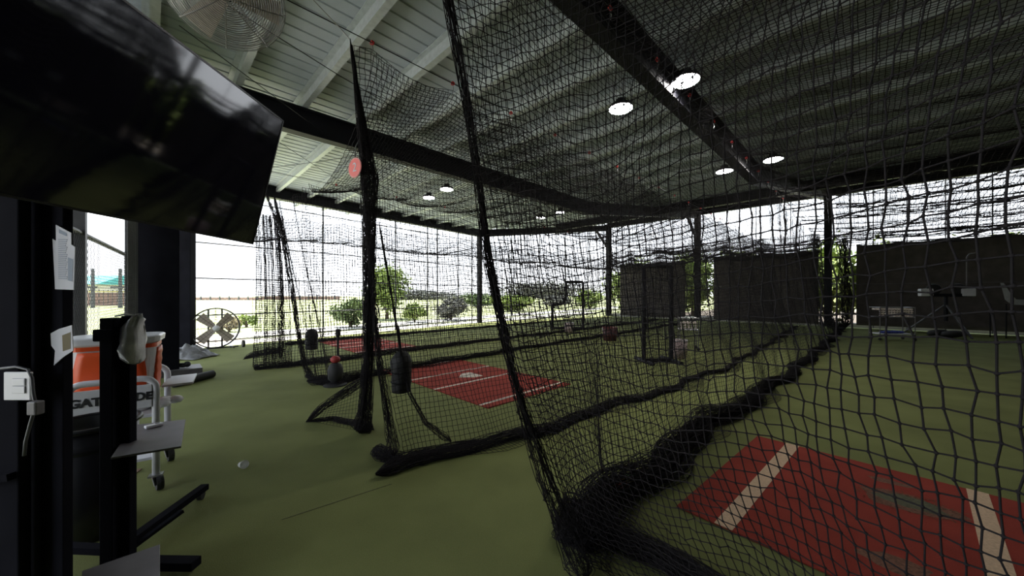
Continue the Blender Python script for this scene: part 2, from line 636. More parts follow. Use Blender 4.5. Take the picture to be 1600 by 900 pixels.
def diamond_strands(o, ex, ez, w, h, pitch, r):
    """chain-link: diagonal wires over a w x h panel"""
    mbx = MB()
    o, ex, ez = Vector(o), Vector(ex), Vector(ez)
    k = -h
    while k < w:
        for sgn in (1, -1):
            a = (max(k, 0), max(0, -k))
            t = min(w - a[0], h - a[1])
            if t > 0.02:
                b_ = (a[0] + t, a[1] + t)
                x0, x1 = (a[0], b_[0]) if sgn == 1 else (w - a[0], w - b_[0])
                mbx.tube([o + ex * x0 + ez * a[1], o + ex * x1 + ez * b_[1]], r, 3, cap=False)
        k += pitch
    return mbx

W_a = Vector((-7.12, 6.76, 0))         # window frame by the big column
W_len = 4.6
window_1 = struct('window_1', 'open bay with grey frame and chain link mesh')
for k in (0.30, 3.72, 4.55):
    p = W_a + near_dir * k
    m_ = MB()
    m_.box(p + Vector((0, 0, 2.3)), (0.09, 0.09, 4.6), rz=math.atan2(near_dir.y, near_dir.x))
    m_.build('post', M_steel_grey, window_1)
for z in (0.1, 2.32, 4.3):
    m_ = MB()
    m_.tube([W_a + Vector((0, 0, z)), W_a + near_dir * W_len + Vector((0, 0, z))], 0.03, 8)
    m_.build('rail', M_steel_grey, window_1)
o = diamond_strands(W_a + Vector((0.03, 0.03, 0.1)), near_dir, (0, 0, 1), W_len, 2.2, 0.075, 0.0022).build('chain_link', M_steel_grey, window_1)
o['kind'] = 'stuff'
m_ = MB()
m_.tube([W_a + near_dir * 1.13 + Vector((0.02, 0.02, 0)), W_a + near_dir * 1.13 + Vector((0.02, 0.02, 4.5))], 0.02, 6)
m_.build('post', M_steel_grey, window_1)
o = diamond_strands(W_a + Vector((0.03, 0.03, 0.1)), near_dir, (0, 0, 1), 1.13, 4.4, 0.06, 0.0055).build('chain_link', M_steel_grey, window_1)
o['kind'] = 'stuff'
o = diamond_strands(L0 + Vector((0, 0, 0.1)), d, (0, 0, 1), 3.5, 2.05, 0.11, 0.0025).build('chain_link', M_steel_grey, wall_left)
o['kind'] = 'stuff'

wall_near = struct('wall_near', 'near side with dark steel columns')
cc = Vector((-6.82, 7.33, 0))
ud = Vector((0.7071, 0.7071, 0))
cdir = -near_dir
m_ = MB()
ctr = cc - ud * 0.315 + cdir * 0.18
m_.box(ctr + Vector((0, 0, 2.7)), (0.63, 0.34, 5.4), rz=PI / 4)
m_.build('column', M_matte, wall_near, bevel=0.012)
m_ = MB()
m_.box(ctr + Vector((0.05, 0.05, 0.06)) + ud * 0.12, (0.95, 0.62, 0.12), rz=PI / 4)
m_.build('column_plinth', M_grey_tray, wall_near, bevel=0.01)
m_ = MB()
cq = P(290, 460, 10.3)
m_.box((cq.x, cq.y, 2.7), (0.36, 0.30, 5.4), rz=0.3)
m_.build('column', M_matte, wall_near, bevel=0.01)
# header over the window bay
m_ = MB()
m_.bar(W_a + Vector((0, 0, 4.9)), W_a + near_dir * 6.5 + Vector((0, 0, 4.9)), 0.2, 0.5)
m_.build('header_beam', M_matte, wall_near)
# dark H column right beside the camera (papers, switch)
m_ = MB()
m_.box((-2.285, 1.68, 2.7), (0.41, 0.04, 5.4))
m_.box((-2.40, 1.80, 2.7), (0.04, 0.24, 5.4))
m_.box((-2.56, 1.92, 2.7), (0.36, 0.04, 5.4))
m_.build('column', M_matte, wall_near, bevel=0.004)
m_ = MB()
m_.box((-2.60, 1.62, 2.7), (0.82, 0.06, 5.4))
m_.build('wall_panel', M_matte, wall_near, bevel=0.006)
m_ = MB()
m_.bar((-2.75, 1.575, 0.78), (-2.20, 1.575, 0.85), 0.03, 0.03)
m_.build('wall_bracket', M_matte, wall_near)
m_ = MB()
m_.tube([(-2.165, 1.63, 0.0), (-2.165, 1.63, 2.6)], 0.014, 8)
m_.build('conduit', M_matte, wall_near, smooth=True)

# ------------------------------------------------------------------ batting cage nets
def smooth_noise(x, y, seed, n=5, lo=0.6, hi=3.0):
    r = np.random.default_rng(seed)
    out = np.zeros(np.broadcast(x, y).shape)
    for _ in range(n):
        f = r.uniform(lo, hi, 2) * r.choice([-1, 1], 2)
        out = out + np.sin(f[0] * x + f[1] * y + r.uniform(0, 6.28))
    return out / n

def UV(u, v, z):
    u, v, z = np.broadcast_arrays(u, v, z)
    return np.stack([(u + v) / R2, (u - v) / R2, z], axis=-1)

def interp_cols(xs, tab):
    tab = np.asarray(tab, dtype=float)
    return [np.interp(xs, tab[:, 0], tab[:, k]) for k in range(1, tab.shape[1])]

def knots(pos, r):
    p = pos.reshape(-1, 3)
    o = np.array([[1, 0, 0], [-1, 0, 0], [0, 1, 0], [0, -1, 0], [0, 0, 1], [0, 0, -1]]) * r
    V = (p[:, None, :] + o[None]).reshape(-1, 3)
    f = np.array([[0, 2, 4], [2, 1, 4], [1, 3, 4], [3, 0, 4], [2, 0, 5], [1, 2, 5], [3, 1, 5], [0, 3, 5]])
    T = (np.arange(len(p))[:, None, None] * 6 + f[None]).reshape(-1, 3)
    return V, T

def gather(path, radii, n, r=0.0025, seed=0, cross=10, wob=3.0):
    """a bunched-up length of netting: many wandering strands around a path"""
    rg = np.random.default_rng(seed)
    path = np.asarray(path, dtype=float)
    m = max(12, int(np.linalg.norm(np.diff(path, axis=0), axis=1).sum() / 0.05))
    t = np.linspace(0, 1, m)
    tt = np.linspace(0, 1, len(path))
    c = np.stack([np.interp(t, tt, path[:, k]) for k in range(3)], axis=1)
    R = np.interp(t, np.linspace(0, 1, len(radii)), radii)
    T = np.gradient(c, axis=0)
    T /= np.linalg.norm(T, axis=1, keepdims=True) + 1e-9
    ref = np.array([0, 0, 1.0]) if abs(T[:, 2]).mean() < 0.7 else np.array([1.0, 0.3, 0])
    S = np.cross(T, ref)
    S /= np.linalg.norm(S, axis=1, keepdims=True) + 1e-9
    B = np.cross(S, T)
    Vs, Qs, off = [], [], 0
    L = m * 0.05
    R = R * np.minimum(1.0, np.minimum(t * L / 0.16 + 0.12, (1 - t) * L / 0.16 + 0.12))
    for q in range(n + cross):
        if q < n:
            a0 = rg.uniform(0, 6.28)
            rad = math.sqrt(rg.uniform(0.0, 1.0))
            ang = a0 + 1.3 * np.sin(t * L * rg.uniform(.5, wob) + rg.uniform(0, 6)) + rg.uniform(-1, 1) * L * t
            rr = R * np.clip(rad + 0.3 * np.sin(t * L * rg.uniform(1, wob * 2) + rg.uniform(0, 6)), 0, 1.1)
        else:
            ang = rg.uniform(0, 6.28) + rg.choice([-1, 1]) * t * L * rg.uniform(14, 26)
            rr = R * rg.uniform(0.6, 1.0) * np.ones(m)
        p = c + S * (np.cos(ang) * rr)[:, None] + B * (np.sin(ang) * rr)[:, None]
        p[:, 2] = np.maximum(p[:, 2], 0.006)
        for k in range(3):
            a = 2 * PI * k / 3
            Vs.append(p + r * (S * math.cos(a) + B * math.sin(a)))
        i = np.arange(m - 1)
        for k in range(3):
            k2 = (k + 1) % 3
            Qs.append(np.stack([off + k * m + i, off + k2 * m + i, off + k2 * m + i + 1, off + k * m + i + 1], axis=1))
        off += 3 * m
    return np.concatenate(Vs), np.concatenate(Qs)

def net_part(name, pos, r, parent, sides=3):
    V, Q = grid_strands(pos, r, sides)
    return fast_mesh(name, V, Q, M_net, parent, 'stuff')

def gather_part(name, parent, path, radii, n, **kw):
    V, Q = gather(path, radii, n, **kw)
    return fast_mesh(name, V, Q, M_net, parent, 'stuff')

CELL = 0.055
NZ = 4.15

def side_net(name, label, v_top, tab_bot, u_start, parts, seed, lean=0.0, floor_len=0.25, ztop=NZ, group=None, gath=0.06, edge=None, n_hem=60, hem_u=None):
    """long net beside a lane; tab_bot: (u, v) of its foot; parts: [(u0, u1, cell, r)]"""
    root = thing(name, label, 'netting', uv(u_start, v_top, 0), group)
    for (ua, ub, cell, r) in parts:
        nu = int((ub - ua) / cell) + 1
        L = ztop + floor_len
        nz = int(L / cell) + 1
        u = np.linspace(ua, ub, nu)[:, None]
        t = np.linspace(0, 1, nz)[None, :]
        vb, = interp_cols(u, tab_bot)
        sag = 0.10 * np.abs(np.sin((u - 1.58) * PI))          # scallops between rings
        s = t * L
        z = np.where(s < floor_len, 0.012 + 0.03 * np.abs(np.sin(u * 7 + s * 20)) * (s / floor_len), 0)
        h = np.clip((s - floor_len) / (L - floor_len), 0, 1)
        z = z + h * (ztop - sag)
        bel = (1 - h) ** 2.2
        v = v_top + (vb - v_top) * bel + 0.06 * smooth_noise(u * 2.2, h * 5, seed) * (1 - h * 0.7) + 0.10 * smooth_noise(u * .8, h * 2, seed + 5)
        v = v + np.where(s < floor_len, (floor_len - s) * (0.9 + 0.4 * np.sin(u * 3)), 0)
        uu = u + lean * (1 - h) ** 1.5 * np.exp(-(u - u_start) / 1.5) + 0.03 * smooth_noise(u * 3, h * 6, seed + 9)
        pos = UV(uu, v, z)
        pos = pos + RNG.normal(0, cell * 0.05, pos.shape) * np.array([1, 1, .6])
        net_part('mesh_panel', pos, r, root)
    u = np.linspace(hem_u or u_start, parts[-1][1], 160)
    vb, = interp_cols(u, tab_bot)
    path = UV(u, vb + 0.10 + 0.07 * np.sin(u * 2.3) + 0.04 * np.sin(u * 6.1), np.full_like(u, 0.05))
    gather_part('gathered_hem', root, path, [gath * 1.3, gath * 1.2, gath * .9] + [gath * .6] * 8, n_hem, r=0.0035, seed=seed, cross=0)
    m_ = MB()
    m_.tube([uv(u_start - (1.2 if edge is None else edge), v_top, ztop + 0.07), uv(24.6, v_top, ztop + 0.07)], 0.005, 5)
    m_.build('support_cable', M_cable, root)
    return root

# --- first cage: long side net between the aisle and the near red mat
c1 = side_net('cage_side_net', 'long black side net of the nearest cage, left of the closest red mat', -1.65,
              [(1.0, -1.15), (1.8, -1.22), (2.4, -1.55), (3.2, -1.55), (5, -1.5), (9, -1.25), (17, -1.1), (23.6, -1.1)], 1.10,
              [(1.10, 11.5, CELL, 0.0028), (11.5, 23.4, 0.075, 0.0038)], 11, gath=0.14, lean=0.75, n_hem=150, hem_u=1.9)
# --- second cage, near side
c2 = side_net('cage_side_net', 'black side net with red cable rings, enclosing the middle red mat on its near side', -3.6,
              [(1.2, -3.3), (1.8, -3.12), (3.0, -2.95), (5.5, -2.62), (8.8, -2.35), (16, -2.5), (23.4, -2.8)], 1.40,
              [(1.40, 10.0, CELL, 0.0027), (10.0, 23.2, 0.075, 0.0037)], 23, gath=0.06, lean=0.35)
# --- second cage, far side
c3 = side_net('cage_side_net', 'black side net between the middle mat and the farthest red mat', -7.6,
              [(1.6, -7.5), (2.4, -7.25), (6, -7.45), (14, -7.5), (23.4, -7.6)], 2.0,
              [(2.0, 9.0, 0.06, 0.0042), (9.0, 23.0, 0.085, 0.0050)], 37, gath=0.07, ztop=3.78)
# --- third cage, near side
c4 = side_net('cage_side_net', 'farthest black side net, just in front of the farthest red mat', -9.7,
              [(1.4, -9.6), (2.2, -9.45), (6, -9.6), (14, -9.6), (23.4, -9.7)], 1.55,
              [(1.55, 9.0, 0.065, 0.0044), (9.0, 22.8, 0.09, 0.0052)], 41, gath=0.07, ztop=3.5)
c5 = side_net('cage_side_net', 'outermost black net hanging along the open left side beyond the farthest mat', -13.6,
              [(1.4, -13.6), (14, -13.6), (23.4, -13.6)], 3.0,
              [(3.0, 20.0, 0.10, 0.0058)], 43, gath=0.05, ztop=3.5)

# --- nets overhead
def top_net(name, label, va, vb, parts, seed, z0=NZ, sag=0.30, end_sag=0.0, z1=None, skew=0.0):
    root = thing(name, label, 'netting', uv(parts[0][0], (va + vb) / 2, z0))
    z1 = z0 if z1 is None else z1
    for (ua, ub, cell, r) in parts:
        nu, nv = int((ub - ua) / cell) + 1, int(abs(vb - va) / cell) + 1
        u = np.linspace(ua, ub, nu)[:, None]
        s = np.linspace(0, 1, nv)[None, :]
        v = va + (vb - va) * s
        z = z0 + (z1 - z0) * s - sag * np.sin(PI * s) * (0.75 + 0.25 * np.sin(u * 1.1 + seed)) - 0.06 * np.abs(np.sin((u - 1.58) * PI)) + 0.05 * smooth_noise(u, v, seed)
        z = z - end_sag * np.exp(-(u - parts[0][0]) / 0.9) * np.sin(PI * s) ** 0.6
        pos = UV(u + skew * s * np.exp(-(u - parts[0][0]) / 2.0) + 0 * v, v + 0 * u, z)
        pos = pos + RNG.normal(0, cell * 0.05, pos.shape)
        net_part('mesh_panel', pos, r, root)
    return root
top_net('cage_roof_net', 'black net stretched over the top of the nearest cage', -1.65, 5.2,
        [(1.35, 9.5, 0.046, 0.0036), (9.5, 23.4, 0.085, 0.0058)], 51)
top_net('cage_roof_net', 'sagging black net over the top of the middle cage', -3.6, -7.6,
        [(1.6, 11.0, 0.055, 0.0039), (11.0, 23.2, 0.085, 0.0055)], 53, z0=4.1, z1=3.78, end_sag=0.42, skew=0.5)
top_net('cage_roof_net', 'black net over the top of the farthest cage', -9.7, -13.6,
        [(1.7, 22.8, 0.095, 0.0044)], 57, z0=3.5, end_sag=0.1)

# --- the end net of the nearest cage, hanging beside the camera
end1 = thing('cage_end_net', 'large black end net hanging right in front of the camera, nearest of all nets', 'netting', (0.4, 2.15, 0))
ss = np.linspace(0, 1, 64)
def curve(pts):
    pts = np.asarray(pts, dtype=float)
    L = np.r_[0, np.cumsum(np.linalg.norm(np.diff(pts, axis=0), axis=1))]
    L /= L[-1]
    x = np.stack([np.interp(ss, L, pts[:, k]) for k in range(2)], axis=1)
    for _ in range(6):
        x[1:-1] = (x[:-2] + 2 * x[1:-1] + x[2:]) / 4
    return x
Bc = curve([(0.40, 2.2), (0.82, 1.95), (1.16, 1.62), (1.42, 1.25), (1.6, 0.95), (1.75, 0.55)])
Mc = curve([(-0.14, 2.05), (0.42, 1.62), (0.74, 1.12), (0.86, 0.76), (0.90, 0.5), (0.88, 0.2)])
Tc = curve([(-0.46, 2.0), (0.3, 1.85), (1.0, 1.7), (1.7, 1.5), (2.3, 1.2), (2.8, 0.8)])
nz = 84
tz = np.linspace(0, 1, nz)
zz = tz * (NZ - 0.02) + 0.02
w = zz / NZ
hm = 1.5 / NZ
lB = (w - hm) * (w - 1) / ((0 - hm) * (0 - 1))
lM = (w - 0) * (w - 1) / ((hm - 0) * (hm - 1))
lT = (w - 0) * (w - hm) / ((1 - 0) * (1 - hm))
xy = Bc[:, None, :] * lB[None, :, None] + Mc[:, None, :] * lM[None, :, None] + Tc[:, None, :] * lT[None, :, None]
# the leading edge follows its own slack line
edge_tab = np.array([(0.0, 0.42), (0.25, 0.33), (0.6, 0.19), (1.0, 0.06), (1.35, -0.03), (1.9, -0.14), (2.4, -0.20), (3.0, -0.30), (3.5, -0.40), (4.2, -0.47)])
ex = np.interp(zz, edge_tab[:, 0], edge_tab[:, 1])
shift = ex - xy[0, :, 0]
fall = np.exp(-ss * 5)[:, None]
xy[:, :, 0] += shift[None, :] * fall
pos = np.concatenate([xy, np.broadcast_to(zz[None, :, None], (64, nz, 1))], axis=2).copy()
S_, T_ = ss[:, None], zz[None, :]
wav = 0.035 * smooth_noise(S_ * 14, T_ * 2.2, 61)
pos[:, :, 0] += wav
pos[:, :, 1] += wav * 0.6 + 0.02 * smooth_noise(S_ * 20, T_ * 4, 62)
pos[:, :, 2] += 0.06 * smooth_noise(S_ * 9, T_ * 1.5, 63) * np.minimum(1, T_) - 0.07 * np.sin(S_ * 6) * np.minimum(1, T_)
pos += RNG.normal(0, 0.0035, pos.shape)
pos[:, :, 2] = np.maximum(pos[:, :, 2], 0.01)
V, Q = grid_strands(pos, 0.0020, 5)
fast_mesh('mesh_panel', V, Q, M_net, end1, 'stuff')
V, T3 = knots(pos, 0.0060)
fast_mesh('net_knots', V, T3, M_net, end1, 'stuff')
gather_part('gathered_edge', end1, [(e - 0.005, 2.06, z) for z, e in edge_tab], [0.10, 0.06, 0.035, 0.028, 0.025, 0.03, 0.035], 26, r=0.0026, seed=3, cross=8)
gather_part('gathered_hem', end1, [(0.36, 2.3, 0.05), (0.43, 2.62, 0.06), (0.7, 2.36, 0.05), (1.02, 2.08, 0.05), (1.4, 1.5, 0.05), (1.75, 0.8, 0.05)], [0.10, 0.13, 0.09, 0.07, 0.07, 0.07], 150, r=0.0028, seed=5, cross=6)

# --- the bunched end curtain of the middle cage
end2 = thing('cage_end_net', 'bunched black net hanging in a thick column at the corner of the middle cage', 'netting', (-1.72, 4.2, 0))
gather_part('bunched_curtain', end2, [P(547, 60, 3.5), P(556, 130, 3.55), P(566, 200, 3.65), P(577, 280, 3.8), P(577, 350, 3.9), P(576, 450, 4.0), P(575, 560, 4.05), P(570, 640, 4.1), P(563, 676, 4.15)],
            [0.008, 0.02, 0.045, 0.085, 0.075, 0.062, 0.066, 0.08, 0.11], 84, r=0.0025, seed=9, cross=34, wob=2)
gather_part('gathered_hem', end2, [G(478, 660), G(520, 656), G(575, 668), (-1.72, 4.18, 0.08)], [0.03, 0.05, 0.07, 0.10], 60, r=0.003, seed=10)
gather_part('gathered_hem', end2, [G(478, 660), P(505, 636, 4.7), P(545, 610, 4.75), P(575, 590, 4.5)], [0.03, 0.05, 0.06, 0.05], 34, r=0.003, seed=12)
a0, a1, b0, b1 = G(495, 660), G(570, 675), P(510, 633, 4.75), P(572, 600, 4.5)
g = np.array([[lerp(lerp(a0, a1, i / 14), lerp(b0, b1, i / 14), j / 10) + Vector((0, 0, 0.0)) for j in range(11)] for i in range(15)], dtype=float)
net_part('mesh_panel', g, 0.0022, end2)
m_ = MB()
m_.tube([P(534, 47, 3.1), P(545, 60, 3.5)], 0.006, 6)
m_.tube([P(470, -20, 2.7), P(534, 47, 3.1)], 0.004, 6)
m_.build('tie_rope', M_chrome, end2)
# outward skirt at the foot of the near side net (the flared corner)
gather_part('gathered_corner', c2, [G(585, 700), G(600, 715), G(625, 722), G(660, 712), G(710, 700), G(768, 690)], [0.07, 0.10, 0.09, 0.07, 0.055, 0.04], 80, r=0.003, seed=15)
gather_part('hanging_rope', c2, [P(592, 345, 4.1), P(608, 440, 4.05), P(626, 550, 3.98), P(640, 615, 3.95), P(665, 660, 3.95), P(705, 690, 3.97)], [0.010, 0.010, 0.012, 0.02, 0.03, 0.05], 12, r=0.003, seed=16, cross=4)
gather_part('gathered_edge', c2, [(-1.57, 3.52, 4.1), (-1.50, 3.6, 3.0), (-1.42, 3.62, 2.0), (-1.33, 3.6, 1.0), (-1.22, 3.55, 0.4), (-1.15, 3.5, 0.08)], [0.015, 0.03, 0.03, 0.035, 0.04, 0.08], 26, r=0.0025, seed=17, cross=8)

# --- curtains at the corners of the farther cages
def curtain(name, label, top_a, top_b, bot_a, bot_b, w, seed, cell=0.06, folds=4, amp=0.12, r=0.0026, n_g=0):
    top_a, top_b, bot_a, bot_b = (np.array(p, dtype=float) for p in (top_a, top_b, bot_a, bot_b))
    root = thing(name, label, 'netting', tuple(bot_a))
    ns = int(w / cell) + 1
    L = np.linalg.norm(top_a - bot_a)
    nz_ = int(L / cell) + 1
    s = np.linspace(0, 1, ns)[:, None]
    t = np.linspace(0, 1, nz_)[None, :]
    A = bot_a + (bot_b - bot_a) * s[..., None]
    Bp = top_a + (top_b - top_a) * s[..., None]
    p = A + (Bp - A) * t[..., None]
    dirv = (bot_b - bot_a)
    nrm = np.array([-dirv[1], dirv[0], 0])
    nrm = nrm / (np.linalg.norm(nrm) + 1e-9)
    ph = 2 * PI * folds * s + 1.5 * np.sin(t * 3 + seed)
    p = p + (amp * np.sin(ph) * (0.5 + 0.5 * (1 - t)))[..., None] * nrm + (amp * .4 * np.cos(ph * 1.3 + 2) * (1 - .5 * t))[..., None] * dirv / (np.linalg.norm(dirv) + 1e-9)
    p[..., 2] = np.maximum(p[..., 2], 0.01)
    net_part('mesh_panel', p, r, root)
    return root
k3 = curtain('cage_end_net', 'folded black net curtain at the corner of the farthest cage, nearest the floor fan', P(402, 335, 8.1), P(440, 338, 7.9), G(402, 574), G(452, 566), 2.6, 3, cell=0.05, folds=4, amp=0.15, r=0.0046)
gather_part('gathered_hem', k3, [G(380, 562), G(400, 556), G(425, 552), G(440, 548)], [0.03, 0.16, 0.2, 0.1], 70, r=0.0035, seed=20)
gather_part('gathered_hem', k3, [G(399, 570), G(405, 577), G(450, 572), G(480, 562)], [0.03, 0.05, 0.04, 0.03], 36, r=0.0035, seed=21)
gather_part('gathered_edge', k3, [P(415, 300, 7.6), P(432, 345, 7.8), P(440, 450, 7.8), P(438, 560, 7.8)], [0.02, 0.05, 0.05, 0.06], 26, r=0.003, seed=25, cross=6)
k2 = curtain('cage_end_net', 'narrow folded black net at the far corner of the middle cage', P(428, 318, 7.0), P(475, 300, 6.8), G(478, 590), G(520, 590), 1.3, 5, cell=0.05, folds=2, amp=0.08, r=0.0036)
gather_part('gathered_edge', k2, [P(428, 305, 7.0), P(442, 370, 7.0), P(455, 440, 7.0), P(466, 520, 6.95), P(478, 575, 6.9), P(492, 597, 6.85)], [0.02, 0.05, 0.045, 0.045, 0.05, 0.06], 30, r=0.003, seed=26, cross=8)
gather_part('gathered_hem', k2, [G(478, 585), G(500, 600), G(525, 603), G(560, 590)], [0.05, 0.08, 0.1, 0.05], 50, r=0.0035, seed=27)

# --- swagged end net high on the far side of the nearest cage
def swag_net(name, label, u, va, vb, za, zb, seed, levels=4, cell=0.08):
    root = thing(name, label, 'netting', uv(u, (va + vb) / 2, za))
    nv = int((vb - va) / cell) + 1
    nt = 96
    v = np.linspace(va, vb, nv)[:, None]
    t = np.linspace(0, 1, nt)[None, :]
    lev = levels * t
    fr = lev - np.floor(lev)
    sc = np.abs(np.sin((v - va) * PI / 1.9 + 0.3 * np.sin(v)))
    z = za + (zb - za) * (np.floor(lev) + 1 - (1 - fr)) / levels
    dr = 0.30 * sc * (1 - (2 * fr - 1) ** 2) + 0.05 * smooth_noise(v * 2, t * 12, seed)
    z = z - dr
    uu = u + 0.18 * np.sin(fr * PI) * (0.6 + 0.4 * np.sin(v * 2.2))
    pos = UV(uu + 0 * v, v + 0 * t, z)
    net_part('mesh_panel', pos, 0.0060, root)
    for k in range(levels + 1):
        zz_ = za + (zb - za) * k / levels
        vv = np.linspace(va, vb, 120)
        s_ = np.abs(np.sin((vv - va) * PI / 1.9 + 0.3 * np.sin(vv)))
        m_ = MB()
        m_.tube([uv(u, q, zz_ - 0.12 * e) for q, e in zip(vv, s_)], 0.022, 5)
        m_.build('swag_rope', M_net, root)
    return root
swag_net('swagged_net', 'black net hung in loose swags above the right-hand tarp', 23.9, -1.2, 8.8, 4.35, 6.55, 71)
swag_net('swagged_net', 'black net hung in low swags above the two middle tarps', 23.6, -13.6, -1.8, 3.7, 4.7, 73, levels=3)
gt = thing('net_bundle', 'strands of black net bunched beside the right-hand column', 'netting', uv(24.0, -1.1, 0))
gather_part('bunched_curtain', gt, [uv(24.1, -0.95, 4.4), uv(24.1, -0.9, 2.4), uv(24.1, -0.8, 0.1)], [0.25, 0.22, 0.25], 46, r=0.010, seed=30, cross=4)
gather_part('gathered_hem', gt, [uv(23.2, -1.5, 0.15), uv(23.4, -1.2, 0.2), uv(23.8, -0.8, 0.1)], [0.25, 0.3, 0.15], 60, r=0.008, seed=31)

# --- red rings with hooks on the cables
ring_root = None
ring_spots = [(u, -3.6, NZ + 0.07) for u in [1.58 + 1.0 * k for k in range(0, 14)]] + [(u, -1.65, NZ + 0.07) for u in [1.9 + 1.0 * k for k in range(0, 12)]] + [(2.6 + 1.3 * k, -7.6, 3.85) for k in range(7)]
rm = MB()
rm.torus((0, 0, 0.0), 0.018, 0.007, Matrix.Rotation(PI / 2, 3, 'X'), 14, 6)
rm.sphere((0, 0, 0.012), 0.016, 8)
ring0 = rm.build('cable_ring', M_red, smooth=True)
hk = MB()
hk.tube([(0, 0, -0.02), (0.008, 0, -0.06), (0, 0, -0.11)], 0.005, 5)
hook0 = hk.build('hook', M_chrome, ring0)
side_word = {-3.6: 'middle cage side', -1.65: 'nearest cage side', -7.6: 'farther cage side'}
for i, (u, v, z) in enumerate(ring_spots):
    if i == 0:
        r_ = ring0
        r_.location = uv(u, v, z)
    else:
        r_ = copy_thing(ring0, uv(u, v, z))
    tag(r_, 'small red ring with steel hook on the cable of the ' + side_word[v], 'cable ring', 'red rings on the ' + side_word[v] + ' cable')

# --- loose wires under the roof
wires = [((P(350, 5, 4.0)), (P(645, 185, 6.6)), 'thin dark wire running from behind the cage fan towards the cage corner'),
         ((P(280, 40, 4.2)), (P(560, 245, 8.9)), 'thin dark wire crossing in front of the dark rafter'),
         ((P(425, 215, 8.2)), (P(560, 300, 12.4)), 'thin dark wire under the bright roof sheets left of the numbered sign'),
         ((P(420, 262, 9.0)), (P(575, 240, 9.0)), 'nearly level thin dark wire left of the numbered sign')]
for a_, b_, lab in wires:
    m_ = MB()
    mid = (a_ + b_) / 2 - Vector((0, 0, 0.03))
    m_.tube([a_, mid, b_], 0.006, 5)
    tag(m_.build('overhead_wire', M_cable), lab, 'wire')

# ------------------------------------------------------------------ batting mats
def bat_mat(name, label, corner, u_dir, width, depth, lines, plate, m_line=M_line):
    """corner: near-left ground corner; u_dir towards the pitcher; lines: offsets across"""
    ud_ = Vector((u_dir[0], u_dir[1], 0)).normalized()
    vd_ = Vector((ud_.y, -ud_.x, 0))
    root = thing(name, label, 'mat', corner, 'red batting mats')
    def q(a, b, z=0.0):
        return corner + ud_ * a + vd_ * b + Vector((0, 0, z))
    def slab(a0, a1, b0, b1, z0, z1):
        m_ = MB()
        return m_.prism([tuple(q(a, b)[:2]) for a, b in ((a0, b0), (a0, b1), (a1, b1), (a1, b0))], z0, z1)
    slab(0, depth, 0, width, 0.002, 0.012).build('mat_surface', M_turf_red, root)
    for (b0, w_) in lines:
        slab(0.0, depth, b0, b0 + w_, 0.012, 0.0145).build('painted_line', m_line, root)
    if plate:
        pa, pb = plate
        s = 0.215
        m_ = MB()
        m_.prism([tuple(q(pa + a, pb + b)[:2]) for a, b in ((-s, 0), (0, s), (s, s), (s, -s), (0, -s))], 0.012, 0.017)
        m_.build('home_plate', M_line, root)
    return root, q
bat_mat('batting_mat', 'red batting mat with white lines and a home plate in the middle cage', G(594, 580), (0.715, 0.70), 3.55, 2.0, [(0.10, 0.06), (1.22, 0.06), (2.10, 0.06), (3.33, 0.06)], (1.05, 1.70))
bat_mat('batting_mat', 'small-looking red batting mat in the farthest cage beyond two nets', G(497, 534), (0.715, 0.70), 3.5, 1.9, [(0.10, 0.06), (1.22, 0.06), (2.10, 0.06), (3.3, 0.06)], (1.0, 1.70))
nm, q1 = bat_mat('batting_mat', 'large red batting mat with a worn patch in the nearest cage at bottom right', G(1057, 793), (0.752, 0.660), 3.6, 2.09, [(0.27, 0.115), (1.50, 0.115), (2.3, 0.115)], None, M_line_tan)
def blob(center, ra, rb, rot, z0, z1, seed, n=26):
    rg = random.Random(seed)
    ph = [rg.uniform(0, 6) for _ in range(4)]
    poly = []
    for k in range(n):
        a = 2 * PI * k / n
        rr = 1 + 0.10 * math.sin(3 * a + ph[0]) + 0.07 * math.sin(5 * a + ph[1]) + 0.05 * math.sin(9 * a + ph[2])
        x, y = ra * rr * math.cos(a), rb * rr * math.sin(a)
        poly.append((center.x + x * math.cos(rot) - y * math.sin(rot), center.y + x * math.sin(rot) + y * math.cos(rot)))
    return MB().prism(poly, z0, z1)
cpt = G(1418, 788)
blob(cpt, 0.27, 0.165, -0.75, 0.0121, 0.0128, 4).build('frayed_patch', M_scuff, nm)
blob(cpt + Vector((0.02, 0.0, 0)), 0.19, 0.11, -0.75, 0.0129, 0.0136, 5).build('worn_hole', M_worn, nm)
blob(G(1390, 755), 0.14, 0.05, -0.75, 0.0121, 0.0126, 8).build('frayed_patch', M_scuff, nm)
blob(G(1400, 885), 0.16, 0.10, -0.75, 0.0121, 0.0128, 6).build('frayed_patch', M_scuff, nm)
rg = random.Random(3)
m_ = MB()
for k in range(220):
    a = rg.uniform(0, 6.28)
    rr = rg.uniform(0.75, 1.2)
    x, y = 0.26 * rr * math.cos(a), 0.16 * rr * math.sin(a)
    p = Vector((cpt.x + x * math.cos(-.75) - y * math.sin(-.75), cpt.y + x * math.sin(-.75) + y * math.cos(-.75), 0.013))
    e = p + Vector((rg.uniform(-.035, .035), rg.uniform(-.035, .035), rg.uniform(0, .012)))
    m_.tube([p, e], 0.0012, 3, cap=False)
o = m_.build('loose_fibres', M_scuff, nm)
o['kind'] = 'stuff'

